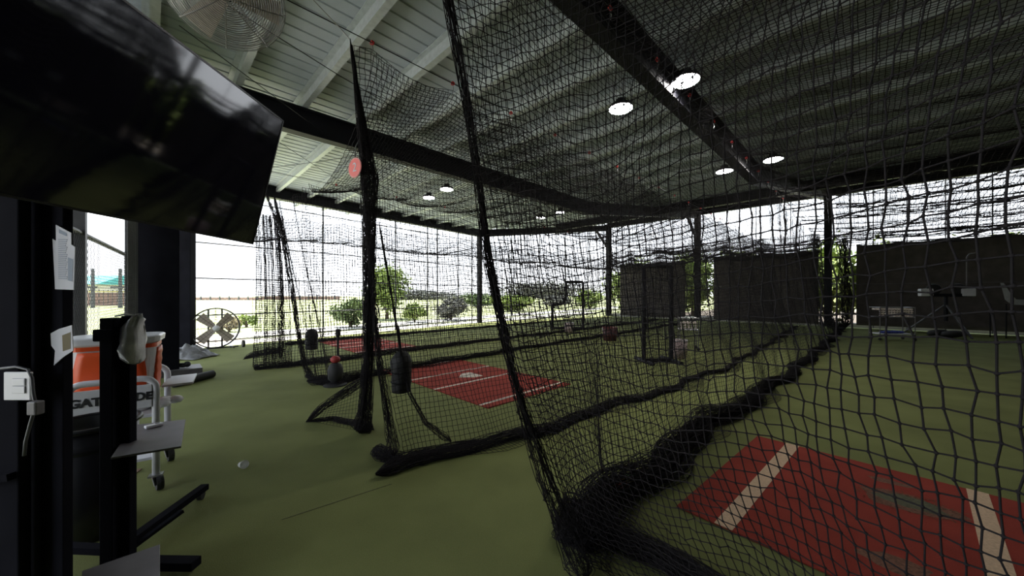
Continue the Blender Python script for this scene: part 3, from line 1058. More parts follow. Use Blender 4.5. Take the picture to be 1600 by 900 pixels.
# ------------------------------------------------------------------ television
Yr, Yl = 2.62, 0.92
tb, tt_ = Vector((-1.895, 0, 2.015)), Vector((-1.67, 0, 2.92))
tv = thing('television', 'large black flat television tilted down from the near wall', 'television', (-1.95, 1.75, 2.45))
up = (tt_ - tb).normalized()
nrm = Vector((0, -1, 0)).cross(up)
if nrm.x < 0:
    nrm = -nrm
ctr_tv = (tb + tt_) / 2 + Vector((0, (Yr + Yl) / 2, 0))
Mtv = Matrix((Vector((0, 1, 0)), up, Vector((0, 1, 0)).cross(up))).transposed()
H_tv = (tt_ - tb).length
zsign = 1 if (Mtv @ Vector((0, 0, 1))).x > 0 else -1
m_ = MB(); m_.box(ctr_tv - nrm * 0.028, (Yr - Yl, H_tv, 0.05), M=Mtv)
m_.build('housing', M_tvbezel, tv, bevel=0.004)
m_ = MB(); m_.box(ctr_tv, (Yr - Yl - 0.02, H_tv - 0.022, 0.004), M=Mtv)
m_.build('screen', M_tvscreen, tv)
bz = MB()
for s in (-1, 1):
    bz.box(ctr_tv + up * s * (H_tv / 2 - 0.005) + nrm * 0.001, (Yr - Yl, 0.010, 0.008), M=Mtv)
    bz.box(ctr_tv + Vector((0, s * ((Yr - Yl) / 2 - 0.005), 0)) + nrm * 0.001, (0.010, H_tv, 0.008), M=Mtv)
bz.build('bezel', M_tvbezel, tv)
m_ = MB()
m_.bar(ctr_tv - nrm * 0.05, (-2.06, 1.70, 2.45), 0.06, 0.10)
m_.box(ctr_tv - nrm * 0.058, (0.7, 0.45, 0.02), M=Mtv)
m_.build('wall_mount', M_steel, tv)

# ------------------------------------------------------------------ caged fan near the roof
def cage_fan(root, c, axis, Rr, m_guard, m_blade, depth, rings, spokes, n_blade, wire, twist=0.5, blade_w=0.16, back=True, roll=0.0):
    axis = Vector(axis).normalized()
    x = Vector((0, 0, 1)).cross(axis)
    x.normalize()
    M = frame(x, axis)
    c = Vector(c)
    for side in ((1, -1) if back else (1,)):
        g_ = MB()
        for k in range(1, rings + 1):
            f = k / rings
            zz_ = side * depth * math.cos(f * PI / 2) ** 0.6
            g_.torus(c + M @ Vector((0, 0, zz_)), Rr * f, wire, M, 40, 4)
        for k in range(spokes):
            a = 2 * PI * k / spokes
            pts = [c + M @ Vector((Rr * f * math.cos(a), Rr * f * math.sin(a), side * depth * max(0.0, math.cos(f * PI / 2)) ** 0.6)) for f in (0.12, .3, .5, .7, .85, .95, 1.0)]
            g_.tube(pts, wire * 1.6, 4)
        g_.build('guard', m_guard, root)
    h_ = MB()
    h_.lathe([(0.001, depth * .5), (Rr * 0.11, depth * .45), (Rr * 0.13, 0), (Rr * .13, -depth * .6), (0.001, -depth * .65)], 16, M, c)
    h_.build('hub', m_guard, root, smooth=True)
    for k in range(n_blade):
        a = 2 * PI * k / n_blade + roll
        e1 = Vector((math.cos(a), math.sin(a), 0))
        e2 = Vector((-math.sin(a), math.cos(a), 0))
        vs, fs = [], []
        for i in range(7):
            f = 0.12 + 0.78 * i / 6
            wd = blade_w * (0.75 + 0.5 * i / 6)
            tw = twist * (1 - 0.5 * i / 6)
            for s in (-1, 1):
                p = e1 * Rr * f + (e2 * math.cos(tw) + Vector((0, 0, 1)) * math.sin(tw)) * wd * s / 2
                vs.append(c + M @ p)
            for s in (-1, 1):
                p = e1 * Rr * f + (e2 * math.cos(tw) + Vector((0, 0, 1)) * math.sin(tw)) * wd * s / 2 + Vector((0, 0, -0.004))
                vs.append(c + M @ p)
        for i in range(6):
            b0 = i * 4
            fs += [(b0, b0 + 1, b0 + 5, b0 + 4), (b0 + 2, b0 + 6, b0 + 7, b0 + 3), (b0, b0 + 4, b0 + 6, b0 + 2), (b0 + 1, b0 + 3, b0 + 7, b0 + 5)]
        fs += [(0, 2, 3, 1), (24, 25, 27, 26)]
        MB().add(vs, fs).build('blade', m_blade, root)
    return M
fc = P(352, -12, 2.7)
fan = thing('caged_fan', 'grey wire-caged fan mounted high above the television', 'fan', fc)
Mf = cage_fan(fan, fc, (0.42, -0.55, -0.72), 0.385, M_wire, M_blade, 0.12, 26, 8, 3, 0.0026, blade_w=0.15)
m_ = MB()
m_.lathe([(0.001, -0.13), (0.09, -0.14), (0.09, -0.30), (0.001, -0.32)], 14, Mf, fc)
m_.build('motor', M_steel, fan, smooth=True)
m_ = MB()
m_.tube([fc + Mf @ Vector((0, 0, -0.3)), (-2.3, 2.6, 4.5), (-2.35, 2.65, HL - 0.01)], 0.03, 8)
m_.build('bracket', M_steel_grey, fan)

# ------------------------------------------------------------------ floor drum fan
fb = G(337, 546)
ffan = thing('floor_fan', 'large round floor fan with four beige blades by the open side', 'fan', fb)
fcen = Vector((fb.x, fb.y, 0.64))
ax = Vector((-fb.x, -fb.y, 0)).normalized()
ax = (ax + Vector((0.25, 0, 0))).normalized()
Mg = cage_fan(ffan, fcen, ax, 0.58, M_wire_black, M_blade, 0.10, 7, 8, 4, 0.0028, blade_w=0.22, twist=0.4, roll=PI / 4)
m_ = MB(); m_.torus(fcen, 0.59, 0.018, Mg, 40, 6)
m_.torus(fcen - ax * 0.10, 0.59, 0.012, Mg, 40, 6)
m_.build('rim', M_wire_black, ffan, smooth=True)
m_ = MB()
m_.lathe([(0.001, 0.125), (0.085, 0.12), (0.09, 0.08), (0.001, 0.07)], 18, Mg, fcen)
m_.build('hub_cap', M_white_plastic, ffan, smooth=True)
m_ = MB()
sx = Vector((ax.y, -ax.x, 0))
for s in (-1, 1):
    m_.tube([fcen + sx * s * 0.16 - ax * 0.06 + Vector((0, 0, -0.6)), fcen + sx * s * 0.16 - ax * 0.06 + Vector((0, 0, 0.58))], 0.022, 8)
    m_.tube([fcen + sx * s * 0.4 - ax * 0.25 + Vector((0, 0, -0.6)), fcen + sx * s * 0.4 + ax * 0.2 + Vector((0, 0, -0.6))], 0.022, 8)
m_.tube([fcen - sx * 0.55 + Vector((0, 0, -0.6)), fcen + sx * 0.45 + Vector((0, 0, -0.6))], 0.022, 8)
m_.build('stand', M_wire_black, ffan, smooth=True)
for s in (-1,):
    m_ = MB()
    m_.lathe([(0.04, -0.03), (0.11, -0.03), (0.11, 0.03), (0.04, 0.03)], 18, frame(ax, sx), fcen + sx * s * 0.68 + Vector((0, 0, -0.53)))
    m_.build('wheel', M_rubber, ffan)

# crumpled tarp by the column
tp = G(296, 559)
N_ = 22
gu, gv = np.meshgrid(np.linspace(-1, 1, N_), np.linspace(-1, 1, N_), indexing='ij')
hgt = 0.02 + 0.26 * np.exp(-(gu ** 2 + gv ** 2) * 1.4) * (1 + 0.6 * smooth_noise(gu * 6, gv * 6, 91)) + 0.05 * np.abs(smooth_noise(gu * 11, gv * 9, 92))
tx = tp.x + 0.48 * gu + 0.05 * smooth_noise(gu * 5, gv * 5, 93)
ty = tp.y + 0.40 * gv
Vt = np.stack([tx, ty, np.maximum(hgt * np.clip(1.25 - np.maximum(abs(gu), abs(gv)) ** 4, 0.05, 1), 0.012)], axis=-1).reshape(-1, 3)
i, j = np.meshgrid(np.arange(N_ - 1), np.arange(N_ - 1), indexing='ij')
Qt = np.stack([i * N_ + j, (i + 1) * N_ + j, (i + 1) * N_ + j + 1, i * N_ + j + 1], axis=-1).reshape(-1, 4)
o = fast_mesh('crumpled_tarp', Vt, Qt, M_grey_tarp)
sd = o.modifiers.new('thick', 'SOLIDIFY'); sd.thickness = 0.01; sd.offset = 1
tag(o, 'crumpled grey tarp lying beside the floor fan', 'tarp')

# black foam pad tube
pa, pb = G(272, 606), G(332, 590)
pa.z = pb.z = 0.075
m_ = MB()
dd = (pb - pa).normalized()
m_.tube([pa - dd * 0.01, pa, pb, pb + dd * 0.01], [0.05, 0.072, 0.072, 0.05], 18)
tag(m_.build('foam_roller', M_rubber, smooth=False), 'long black foam tube lying on the turf by the column', 'foam tube')
m_ = MB()
sh = ctr + ud * 0.33 + Vector((0.06, -0.02, 0.122))
m_.sphere(sh + Vector((0, 0, 0.055)), 0.07, 12, (1.7, 0.8, 0.7))
m_.sphere(sh + Vector((0.08, 0.03, 0.07)), 0.06, 12, (1, 1, 1.05))
tag(m_.build('black_shoe', M_rubber, smooth=True), 'small black lump like a shoe on the column plinth', 'shoe')

# ------------------------------------------------------------------ cooler cart
A1 = Vector((-3.01, 3.03, 0)); B1 = Vector((-3.40, 2.73, 0))
lv = Vector((-0.61, 0.79, 0)) * 0.66
cart = thing('cooler_cart', 'white tube-framed cart on black casters carrying the cooler', 'cart', A1)
def loop(a, b):
    ins = (b - a).normalized() * 0.09
    z = Vector((0, 0, 1))
    pts = [a + z * 0.13, a + z * 0.86]
    for k in range(1, 6):
        th = PI / 2 * k / 6
        pts.append(a + ins * (1 - math.cos(th)) + z * (0.86 + 0.09 * math.sin(th)))
    pts += [a + ins + z * 0.95, b - ins + z * 0.95]
    for k in range(1, 6):
        th = PI / 2 * k / 6
        pts.append(b - ins * (1 - math.sin(th)) + z * (0.86 + 0.09 * math.cos(th)))
    pts += [b + z * 0.86, b + z * 0.13]
    return pts
for (a, b) in ((A1, B1), (A1 + lv, B1 + lv)):
    MB().tube(loop(a, b), 0.025, 10).build('end_frame', M_white_paint, cart, smooth=True)
for z in (0.26, 0.62):
    m_ = MB()
    m_.prism([tuple(p[:2]) for p in (A1, B1, B1 + lv, A1 + lv)], z, z + 0.025)
    m_.build('tray', M_white_paint, cart, bevel=0.004)
m_ = MB()
o1 = A1 + lv * 0.45 + Vector((0.10, 0.09, 0))
m_.prism([tuple(p[:2]) for p in (A1 + lv * 0.45, A1 + lv * 1.15, A1 + lv * 1.15 + Vector((0.16, 0.14, 0)), A1 + lv * 0.45 + Vector((0.16, 0.14, 0)))], 0.80, 0.82)
m_.build('side_shelf', M_white_paint, cart)
for p in (A1, B1, A1 + lv, B1 + lv):
    m_ = MB()
    m_.lathe([(0.02, -0.02), (0.058, -0.022), (0.062, 0), (0.058, 0.022), (0.02, 0.02)], 20, frame((0, 0, 1), (0.6, 0.8, 0)), p + Vector((0.03, 0.0, 0.062)))
    w_ = m_.build('caster', M_rubber, cart)
    m_ = MB()
    m_.box(p + Vector((0.0, 0, 0.125)), (0.09, 0.07, 0.014), rz=0.6)
    m_.bar(p + Vector((0.01, -0.032, 0.12)), p + Vector((0.03, -0.03, 0.05)), 0.03, 0.008)
    m_.build('caster_bracket', M_chrome, w_)

# cooler: rounded-square barrel
def rsq(w_, d_, r_, n=6):
    pts = []
    for cx, cy, a0_ in ((w_ / 2 - r_, d_ / 2 - r_, 0), (-w_ / 2 + r_, d_ / 2 - r_, PI / 2), (-w_ / 2 + r_, -d_ / 2 + r_, PI), (w_ / 2 - r_, -d_ / 2 + r_, 1.5 * PI)):
        for k in range(n + 1):
            a = a0_ + PI / 2 * k / n
            pts.append((cx + r_ * math.cos(a), cy + r_ * math.sin(a)))
    return pts
cx_ = (A1 + B1) / 2 + lv * 0.50 + Vector((-0.03, -0.02, 0))
fx = (A1 - B1).normalized()             # right as seen from the camera
fy = lv.normalized()
def cool(mbx, levels):
    rings = []
    for (z, w_, d_, r_) in levels:
        rings.append([cx_ + fx * x + fy * y + Vector((0, 0, z)) for x, y in rsq(w_, d_, r_)])
    n = len(rings[0])
    vs = [p for r_ in rings for p in r_]
    fs = [(i * n + k, i * n + (k + 1) % n, (i + 1) * n + (k + 1) % n, (i + 1) * n + k) for i in range(len(rings) - 1) for k in range(n)]
    fs += [tuple(range(n - 1, -1, -1)), tuple((len(rings) - 1) * n + k for k in range(n))]
    return mbx.add(vs, fs)
cooler = thing('drink_cooler', 'orange and white drinks cooler with a white lid on the cart', 'cooler', cx_ + Vector((0, 0, 0.646)))
cool(MB(), [(0.646, 0.43, 0.36, 0.09), (0.74, 0.47, 0.38, 0.10), (1.15, 0.52, 0.40, 0.10), (1.19, 0.52, 0.40, 0.10)]).build('body', M_white_plastic, cooler, smooth=False)
cool(MB(), [(1.19, 0.53, 0.415, 0.10), (1.225, 0.53, 0.415, 0.10)]).build('orange_rim', M_orange, cooler)
ld = cool(MB(), [(1.225, 0.50, 0.43, 0.10), (1.24, 0.57, 0.47, 0.11), (1.285, 0.58, 0.47, 0.11), (1.295, 0.55, 0.44, 0.10)]).build('lid', M_white_plastic, cooler)
# bulged orange panels on the faces seen
def panel(side_x, side_y, w_, name='orange_panel'):
    nx, nz_ = 8, 12
    vs, fs = [], []
    for i in range(nz_ + 1):
        z = 0.69 + 0.49 * i / nz_
        bulge = 0.86 + 0.14 * math.sin(PI * i / nz_)
        half = w_ / 2 * bulge
        off = 0.196 + 0.016 * (z - 0.65) / 0.5
        for k in range(nx + 1):
            x = -half + 2 * half * k / nx
            y = -(off + 0.012 * (1 - (2 * k / nx - 1) ** 2) + (0.004 if (i % 2) else 0))
            vs.append(cx_ + side_x * x + side_y * (-y) + Vector((0, 0, z)))
    for i in range(nz_):
        for k in range(nx):
            a = i * (nx + 1) + k
            fs.append((a, a + 1, a + nx + 2, a + nx + 1))
    o = MB().add(vs, fs).build(name, M_orange, cooler, smooth=True)
    sd = o.modifiers.new('thick', 'SOLIDIFY'); sd.thickness = 0.012
    return o
panel(fx, -fy, 0.42)
panel(fy, fx * 1.24, 0.26)
# name board across the front of the cart
bw = MB()
bc = (A1 + B1) / 2 - fy * 0.015 + Vector((0, 0, 0.805))
bw.box(bc, (0.45, 0.02, 0.19), rz=math.atan2(fx.y, fx.x))
nb = bw.build('name_board', M_white_plastic, cart, bevel=0.004)
text_mesh('GATORADE', 0.088, 'lettering', M_ink, nb, bc - fy * 0.0125, frame(fx, -fy), 0.0015, bold=0.0035, sx=0.98)
# clear bag of cups on the side tray
m_ = MB()
pbx = A1 + lv * 0.3 + Vector((0.02, 0.06, 0.64))
for k in range(5):
    m_.sphere(pbx + Vector((random.uniform(-.09, .06), random.uniform(-.05, .12), random.uniform(0.03, .06))), 0.06, 8, (1.1, 1, 0.6))
tag(m_.build('plastic_bag', M_bag, smooth=True), 'crumpled clear plastic bag on the white cart tray', 'bag')

o = MB().box(G(200, 738, 0.006) , (0.16, 0.09, 0.008), rz=0.4).build('cardboard_scrap', mat('cardboard', (0.20, 0.12, 0.07), 0.8, var=0.15, scale=20))
tag(o, 'small flat brown cardboard scrap on the turf under the cart', 'scrap')

# ------------------------------------------------------------------ trash can
tc_ = Vector((-2.93, 2.50, 0))
CH = 0.755
can = thing('trash_can', 'tall black plastic trash can behind the black stand', 'trash can', tc_)
m_ = MB()
m_.lathe([(0.19, 0.0), (0.20, 0.01), (0.232, CH), (0.205, CH), (0.17, 0.03)], 28, c=tc_)
m_.build('bin', M_black_plastic, can, smooth=True)
m_ = MB(); m_.torus(tc_ + Vector((0, 0, CH)), 0.235, 0.018, None, 28, 8)
m_.build('rim', M_black_plastic, can, smooth=True)
m_ = MB(); m_.lathe([(0.228, 0.60), (0.238, 0.62), (0.238, 0.63), (0.228, 0.65)], 28, c=tc_, cap=False)
m_.build('band', M_black_plastic, can, smooth=True)

# ------------------------------------------------------------------ black mobile stand
st = Vector((-2.40, 2.14, 0))
stand = thing('mobile_stand', 'black rolling stand with a tall mast and low splayed legs', 'stand', st)
m_ = MB()
m_.box(st + Vector((0.005, 0.0, 0.70)), (0.072, 0.06, 1.40), rz=0.1)
m_.build('mast', M_matte, stand, bevel=0.005)
m_ = MB()
m_.box(st + Vector((0.060, 0.05, 0.77)), (0.048, 0.05, 1.50), rz=0.1)
m_.build('mast', M_matte, stand, bevel=0.005)
m_ = MB()
m_.box(st + Vector((0.01, -0.01, 1.41)), (0.105, 0.09, 0.07), rz=0.1)
m_.box(st + Vector((0.015, 0.0, 1.475)), (0.08, 0.07, 0.07), rz=0.1)
m_.build('mast_head', M_matte, stand, bevel=0.006)
m_ = MB()
m_.bar(st + Vector((0, 0, 0.09)), Vector((-2.50, 2.92, 0.085)), 0.06, 0.045)
m_.build('leg', M_matte, stand, bevel=0.004)
m_ = MB()
m_.bar(st + Vector((0, 0, 0.05)), Vector((-1.875, 2.13, 0.05)), 0.07, 0.05)
m_.build('leg', M_matte, stand, bevel=0.004)
m_ = MB()
m_.lathe([(0.012, -0.015), (0.035, -0.015), (0.035, 0.015), (0.012, 0.015)], 16, frame((0, 0, 1), (1, 0.3, 0)), (-2.50, 2.88, 0.036))
m_.tube([(-2.50, 2.88, 0.036), (-2.50, 2.88, 0.07)], 0.008, 6)
m_.build('caster', M_rubber, stand)
m_ = MB()
m_.bar(st + Vector((0.02, 0.06, 0.06)), st + Vector((0.10, 0.36, 0.14)), 0.03, 0.02)
m_.bar(st + Vector((-0.5, 0.05, 0.11)), st + Vector((0, 0.02, 0.11)), 0.05, 0.04)
m_.build('base_brace', M_matte, stand)
shelf_px = [(207, 664), (290, 655), (283, 697), (173, 715)]
sp = [G(a, b, 0.75) for a, b in shelf_px]
m_ = MB(); m_.prism([tuple(p[:2]) for p in sp], 0.738, 0.75)
m_.build('shelf', M_grey_tray, stand, bevel=0.002)
m_ = MB()
sc_ = sum(sp, Vector()) / 4
m_.bar(st + Vector((0.03, 0.02, 0.72)), Vector((sc_.x, sc_.y, 0.725)), 0.12, 0.02)
m_.build('shelf_bracket', M_steel, stand)
rp = G(240, 667, 0.752)
rc = MB()
rc.box(rp + Vector((0, 0, 0.009)), (0.045, 0.085, 0.018), rz=-0.5)
rem = rc.build('remote_control', M_white_plastic, bevel=0.004)
tag(rem, 'small white remote lying on the grey shelf of the stand', 'remote')
m_ = MB(); m_.lathe([(0.012, 0), (0.012, 0.002)], 12, c=rp + Vector((0.006, 0.02, 0.0181)))
m_.build('button', M_grey_tray, rem)
# plastic bag hanging from the mast
bg = P(209, 530, 2.16)
Vb, nn = [], 20
prof = [(0.012, 0.15), (0.03, 0.12), (0.045, 0.07), (0.055, 0.0), (0.058, -0.06), (0.05, -0.11), (0.03, -0.14), (0.004, -0.147)]
m_ = MB()
m_.lathe(prof, 20, c=bg)
rg = random.Random(5)
m_.v = [(x + 0.4 * (z - bg.z) * math.sin(z * 30) * .4 + rg.uniform(-.011, .011), y + rg.uniform(-.011, .011), z + rg.uniform(-.006, .006)) for x, y, z in m_.v]
hb = m_.build('hanging_bag', M_bag, smooth=True)
tag(hb, 'crumpled whitish plastic bag hanging on the black mast', 'bag')
MB().tube([bg + Vector((0, 0, 0.145)), bg + Vector((-0.04, -0.02, 0.15)), st + Vector((0.03, 0.0, bg.z + 0.14))], 0.005, 6).build('handle_loop', M_bag, hb)

# grey box lid in the bottom corner
gb = thing('grey_box', 'flat grey box on the floor in the bottom left corner', 'box', G(190, 935))
tp4 = [G(250, 850, 0.20), G(250, 905, 0.20), G(128, 945, 0.20), G(128, 892, 0.20)]
m_ = MB(); m_.prism([tuple(p[:2]) for p in tp4], 0.185, 0.20)
m_.build('lid', M_grey_tray, gb, bevel=0.003)
cg = sum(tp4, Vector()) / 4
m_ = MB(); m_.prism([tuple((cg + (p - cg) * 0.97)[:2]) for p in tp4], 0.0, 0.184)
m_.build('body', M_steel_grey, gb)

# ------------------------------------------------------------------ papers, switch and cable on the dark column
def sheet_on(name, label, pxs, Y, group=None, yoff=0.0):
    pts = [P(a, b, Y) for a, b in pxs]
    vs = pts + [p + Vector((0, 0.003, 0)) for p in pts]
    n = len(pts)
    fs = [tuple(range(n)), tuple(range(2 * n - 1, n - 1, -1))] + [(i, (i + 1) % n, (i + 1) % n + n, i + n) for i in range(n)]
    o = MB().add(vs, fs).build(name, M_paper)
    return tag(o, label, 'paper', group)
YP = 1.650
s_a = sheet_on('pinned_paper', 'white paper behind the printed sheet pinned on the dark column', [(82, 373), (88, 377), (92, 440), (116, 453), (86, 452)], YP + 0.004)
s_b = sheet_on('pinned_sheet', 'tall printed sheet in a clear sleeve pinned on the dark column edge', [(87, 351), (111, 364), (111, 382), (117, 386), (115, 453), (88, 452)], YP)
for k in range(22):
    y = 374 + 2.9 * k
    MB().bar(P(91, y, YP - 0.0015), P(105 - (k % 4) * 0.9, y + 0.6, YP - 0.0015), 0.0012, 0.0030).build('print_line', M_print, s_b)
m_ = MB(); m_.add([P(92, 358, YP - .001), P(104, 364, YP - .001), P(104, 369, YP - .001), P(92, 364, YP - .001)], [(0, 1, 2, 3)])
m_.build('print_band', M_print, s_b)
m_ = MB(); m_.add([P(106, 402, YP - .001), P(114, 405, YP - .001), P(113, 440, YP - .001), P(106, 438, YP - .001)], [(0, 1, 2, 3)])
m_.build('print_block', M_print, s_b)
s_c = sheet_on('pinned_note', 'small curled paper with an olive picture lower on the dark column', [(79, 521), (92, 514), (112, 508), (114, 548), (100, 557), (84, 571), (86, 548), (80, 540)], YP)
m_ = MB(); m_.add([P(97, 524, YP - .001), P(110, 519, YP - .001), P(110, 545, YP - .001), P(98, 549, YP - .001)], [(0, 1, 2, 3)])
m_.build('picture', mat('olive_print', (0.12, 0.09, 0.02), 0.6), s_c)

YS = 1.585
sw = thing('light_switch', 'white square double light switch on the dark wall', 'light switch', P(29, 603, YS))
m_ = MB(); m_.box(P(29, 603, YS - 0.006), (0.118, 0.012, 0.125))
m_.build('plate', M_white_plastic, sw, bevel=0.004)
for s in (-1, 1):
    m_ = MB(); m_.box(P(29 + 0.5, 603 + s * 6, YS - 0.014), (0.056, 0.006, 0.032))
    m_.build('rocker', M_white_plastic, sw, bevel=0.002)
m_ = MB()
m_.tube([P(0, 576, YS - .008), P(25, 573, YS - .008), P(44, 577, YS - .008), P(50, 590, YS - .008), P(52, 615, YS - .01), P(56, 632, YS - .012), P(48, 660, YS - .01), P(40, 690, YS - .008), P(38, 712, YS - .006)], 0.006, 8)
cb = m_.build('power_cable', M_steel_grey, smooth=True)
tag(cb, 'grey cable looping past the light switch down the dark wall', 'cable')
m_ = MB(); m_.box(P(56, 637, YS - 0.02), (0.04, 0.035, 0.06))
m_.build('plug', M_grey_tray, cb, bevel=0.006)

# ------------------------------------------------------------------ clear cup on the turf
cp = G(379, 732)
cup = thing('plastic_cup', 'clear plastic cup lying on the open green turf', 'cup', cp)
Mc_ = frame((0, 1, 0), Vector((0.75, -0.5, 0.25)))
m_ = MB()
m_.lathe([(0.025, -0.045), (0.026, -0.044), (0.036, 0.045), (0.0345, 0.045), (0.0245, -0.041), (0.001, -0.041)], 20, Mc_, cp + Vector((0, 0, 0.038)), cap=False)
m_.lathe([(0.001, -0.045), (0.025, -0.045)], 20, Mc_, cp + Vector((0, 0, 0.038)), cap=False)
m_.build('cup_wall', M_clear, cup, smooth=True)
m_ = MB(); m_.torus(cp + Vector((0, 0, 0.038)) + Mc_ @ Vector((0, 0, 0.045)), 0.036, 0.0018, Mc_, 20, 5)
m_.build('cup_rim', M_white_plastic, cup, smooth=True)

# coloured carton by the net
cpos = G(984, 756)
carton = thing('flat_carton', 'small flat carton with red, yellow and green print against the near net', 'carton', cpos)
for k, mm in enumerate((M_box_c1, M_box_c2, M_box_c3)):
    MB().box(cpos + Vector((-0.075 + 0.062 * k, -0.05 + 0.072 * k, 0.018)), (0.09, 0.085, 0.032), rz=0.75).build('carton_panel', mm, carton)

# ------------------------------------------------------------------ number sign
sgn = thing('number_sign', 'round red sign with a white number two on the bunched net', 'sign', P(555, 262, 3.62))
scn = P(554.5, 262, 3.55)
Ms = frame(Vector((0.87, -0.5, 0.0)), Vector((-0.5, -0.87, 0.0)))
m_ = MB(); m_.lathe([(0.098, -0.003), (0.1, 0), (0.098, 0.003)], 32, Ms, scn)
m_.build('disc', M_red_sign, sgn)
MB().torus(scn + Ms @ Vector((0, 0, 0.003)), 0.094, 0.0022, Ms, 32, 4).build('ring', M_paper, sgn)
text_mesh('2', 0.125, 'numeral', M_paper, sgn, scn + Ms @ Vector((0, 0, 0.0045)), Ms, 0.001)
MB().tube([scn + Vector((0, 0, 0.1)), scn + Vector((0.0, 0.02, 0.22)), P(563, 215, 3.66)], 0.006, 5).build('hanger', M_chrome, sgn)

# ------------------------------------------------------------------ bags on the nets, tees
def hang_bag(label, c, w_, h_):
    root = thing('ball_bag', label, 'bag', (c.x, c.y, c.z))
    m_ = MB()
    prof = [(0.30, 0.0), (0.44, 0.02), (0.46, 0.15), (0.44, 0.26), (0.47, 0.36), (0.45, 0.50), (0.49, 0.62), (0.48, 0.75), (0.40, 0.88), (0.24, 0.97), (0.05, 1.0)]
    m_.lathe([(a * w_, b * h_) for a, b in prof], 16, c=c)
    rg_ = random.Random(int(c.x * 100))
    m_.v = [(x + rg_.uniform(-.01, .01), y + rg_.uniform(-.01, .01), z) for x, y, z in m_.v]
    m_.build('bag_body', M_rubber, root, smooth=True)
    m_ = MB()
    for f in (0.26, 0.5):
        m_.torus(c + Vector((0, 0, f * h_)), w_ * 0.46, 0.010, None, 16, 5)
    m_.build('strap', M_rope, root)
    m_ = MB(); m_.tube([c + Vector((0, 0, h_)), c + Vector((-0.03, 0, h_ + 0.28))], 0.009, 5)
    m_.build('cord', M_rope, root)
    return root
hang_bag('black round-topped bag hanging on the net beside the middle mat', P(627, 613, 4.05), 0.235, 0.47)
hang_bag('small black bag hanging on the net left of the farthest mat', P(487, 546, 7.3), 0.25, 0.42)
# tee with red top
tp_ = G(524, 602)
tee = thing('batting_tee', 'batting tee with a red top between the cage nets', 'tee', tp_)
MB().lathe([(0.20, 0.0), (0.20, 0.02), (0.06, 0.05), (0.05, 0.06)], 20, c=tp_).build('base', M_rubber, tee)
MB().lathe([(0.05, 0.05), (0.12, 0.12), (0.13, 0.28), (0.10, 0.38), (0.03, 0.42)], 16, c=tp_).build('body', M_rubber, tee, smooth=True)
MB().sphere(tp_ + Vector((0, 0, 0.47)), 0.085, 14, (1, 1, 0.8)).build('red_top', mat('faded_red', (0.30, 0.03, 0.03), 0.6), tee, smooth=True)
t2 = G(528, 560)
tee2 = thing('batting_tee', 'slim dark batting tee standing on the farthest red mat', 'tee', t2)
MB().lathe([(0.2, 0.0), (0.2, 0.015), (0.03, 0.04)], 18, c=t2).build('base', M_rubber, tee2)
MB().tube([t2 + Vector((0, 0, 0.02)), t2 + Vector((0, 0, 0.7))], 0.03, 10).build('post', M_rubber, tee2)
MB().lathe([(0.035, 0.55), (0.06, 0.6), (0.06, 0.74), (0.04, 0.76)], 12, c=t2).build('cup', M_rubber, tee2)

# ------------------------------------------------------------------ screens, buckets, machine at the pitching end
def frame_screen(label, base, right, w_, h_, cut=None, r=0.03, mesh=True):
    root = thing('pitching_screen', label, 'screen', base)
    right = Vector(right).normalized()
    z = Vector((0, 0, 1))
    if cut:
        cw, ch = cut
        outline = [base, base + z * ch, base + right * (cw * 0.75) + z * ch, base + right * cw + z * (ch + 0.35), base + right * cw + z * h_, base + right * w_ + z * h_, base + right * w_, base]
    else:
        outline = [base, base + z * h_, base + right * w_ + z * h_, base + right * w_, base]
    outline = [p + z * 0.04 for p in outline]
    m_ = MB()
    for a, b in zip(outline[:-1], outline[1:]):
        m_.tube([a, b], r, 8)
    m_.build('tube_frame', M_steel, root)
    nrm_ = Vector((right.y, -right.x, 0))
    for e in (0, w_):
        m_ = MB()
        m_.tube([base + right * e + nrm_ * 0.45 + z * 0.03, base + right * e - nrm_ * 0.45 + z * 0.03], r, 8)
        m_.build('foot', M_steel, root)
    if mesh:
        x0 = 0 if not cut else cut[0]
        nx, nz_ = int((w_ - x0) / 0.07) + 1, int(h_ / 0.07) + 1
        g_ = np.array([[base + right * (x0 + (w_ - x0) * i / (nx - 1)) + z * (0.04 + h_ * j / (nz_ - 1)) for j in range(nz_)] for i in range(nx)], dtype=float)
        net_part('mesh_panel', g_, 0.004, root)
    return root
frame_screen('tall dark protective screen in the middle cage behind two nets', G(1006, 566), (0.95, 0.1, 0), 0.70, 2.3, r=0.055)
frame_screen('dark L-shaped pitching screen outlined against the bright field', G(863, 514), (1, -0.1, 0), 1.45, 2.2, (0.65, 1.15), r=0.062)
def bucket(label, p, r_, h_, m_body, m_rim, name='ball_bucket'):
    root = thing(name, label, 'bucket', p, 'ball buckets')
    MB().lathe([(r_ * 0.85, 0.0), (r_, h_), (r_ * 0.93, h_), (r_ * .8, 0.03)], 20, c=p).build('bucket_body', m_body, root, smooth=True)
    MB().torus(p + Vector((0, 0, h_)), r_, 0.012, None, 20, 5).build('bucket_rim', m_rim, root)
    hd = MB()
    hd.tube([p + Vector((r_ * math.cos(a), 0.02, h_ - 0.02 - 0.5 * r_ * math.sin(a))) for a in [PI * k / 8 for k in range(9)]], 0.006, 5)
    hd.build('handle', M_chrome, root)
    return root
bucket('pale pink ball bucket on the floor beside the tall dark screen', G(1060, 559), 0.22, 0.46, M_pink, M_white_plastic)
bucket('dark red ball bucket near the foot of the far column', G(953, 532), 0.27, 0.47, mat('dark_red', (0.06, 0.014, 0.014), 0.5), mat('dark_red_rim', (0.16, 0.03, 0.03), 0.5))
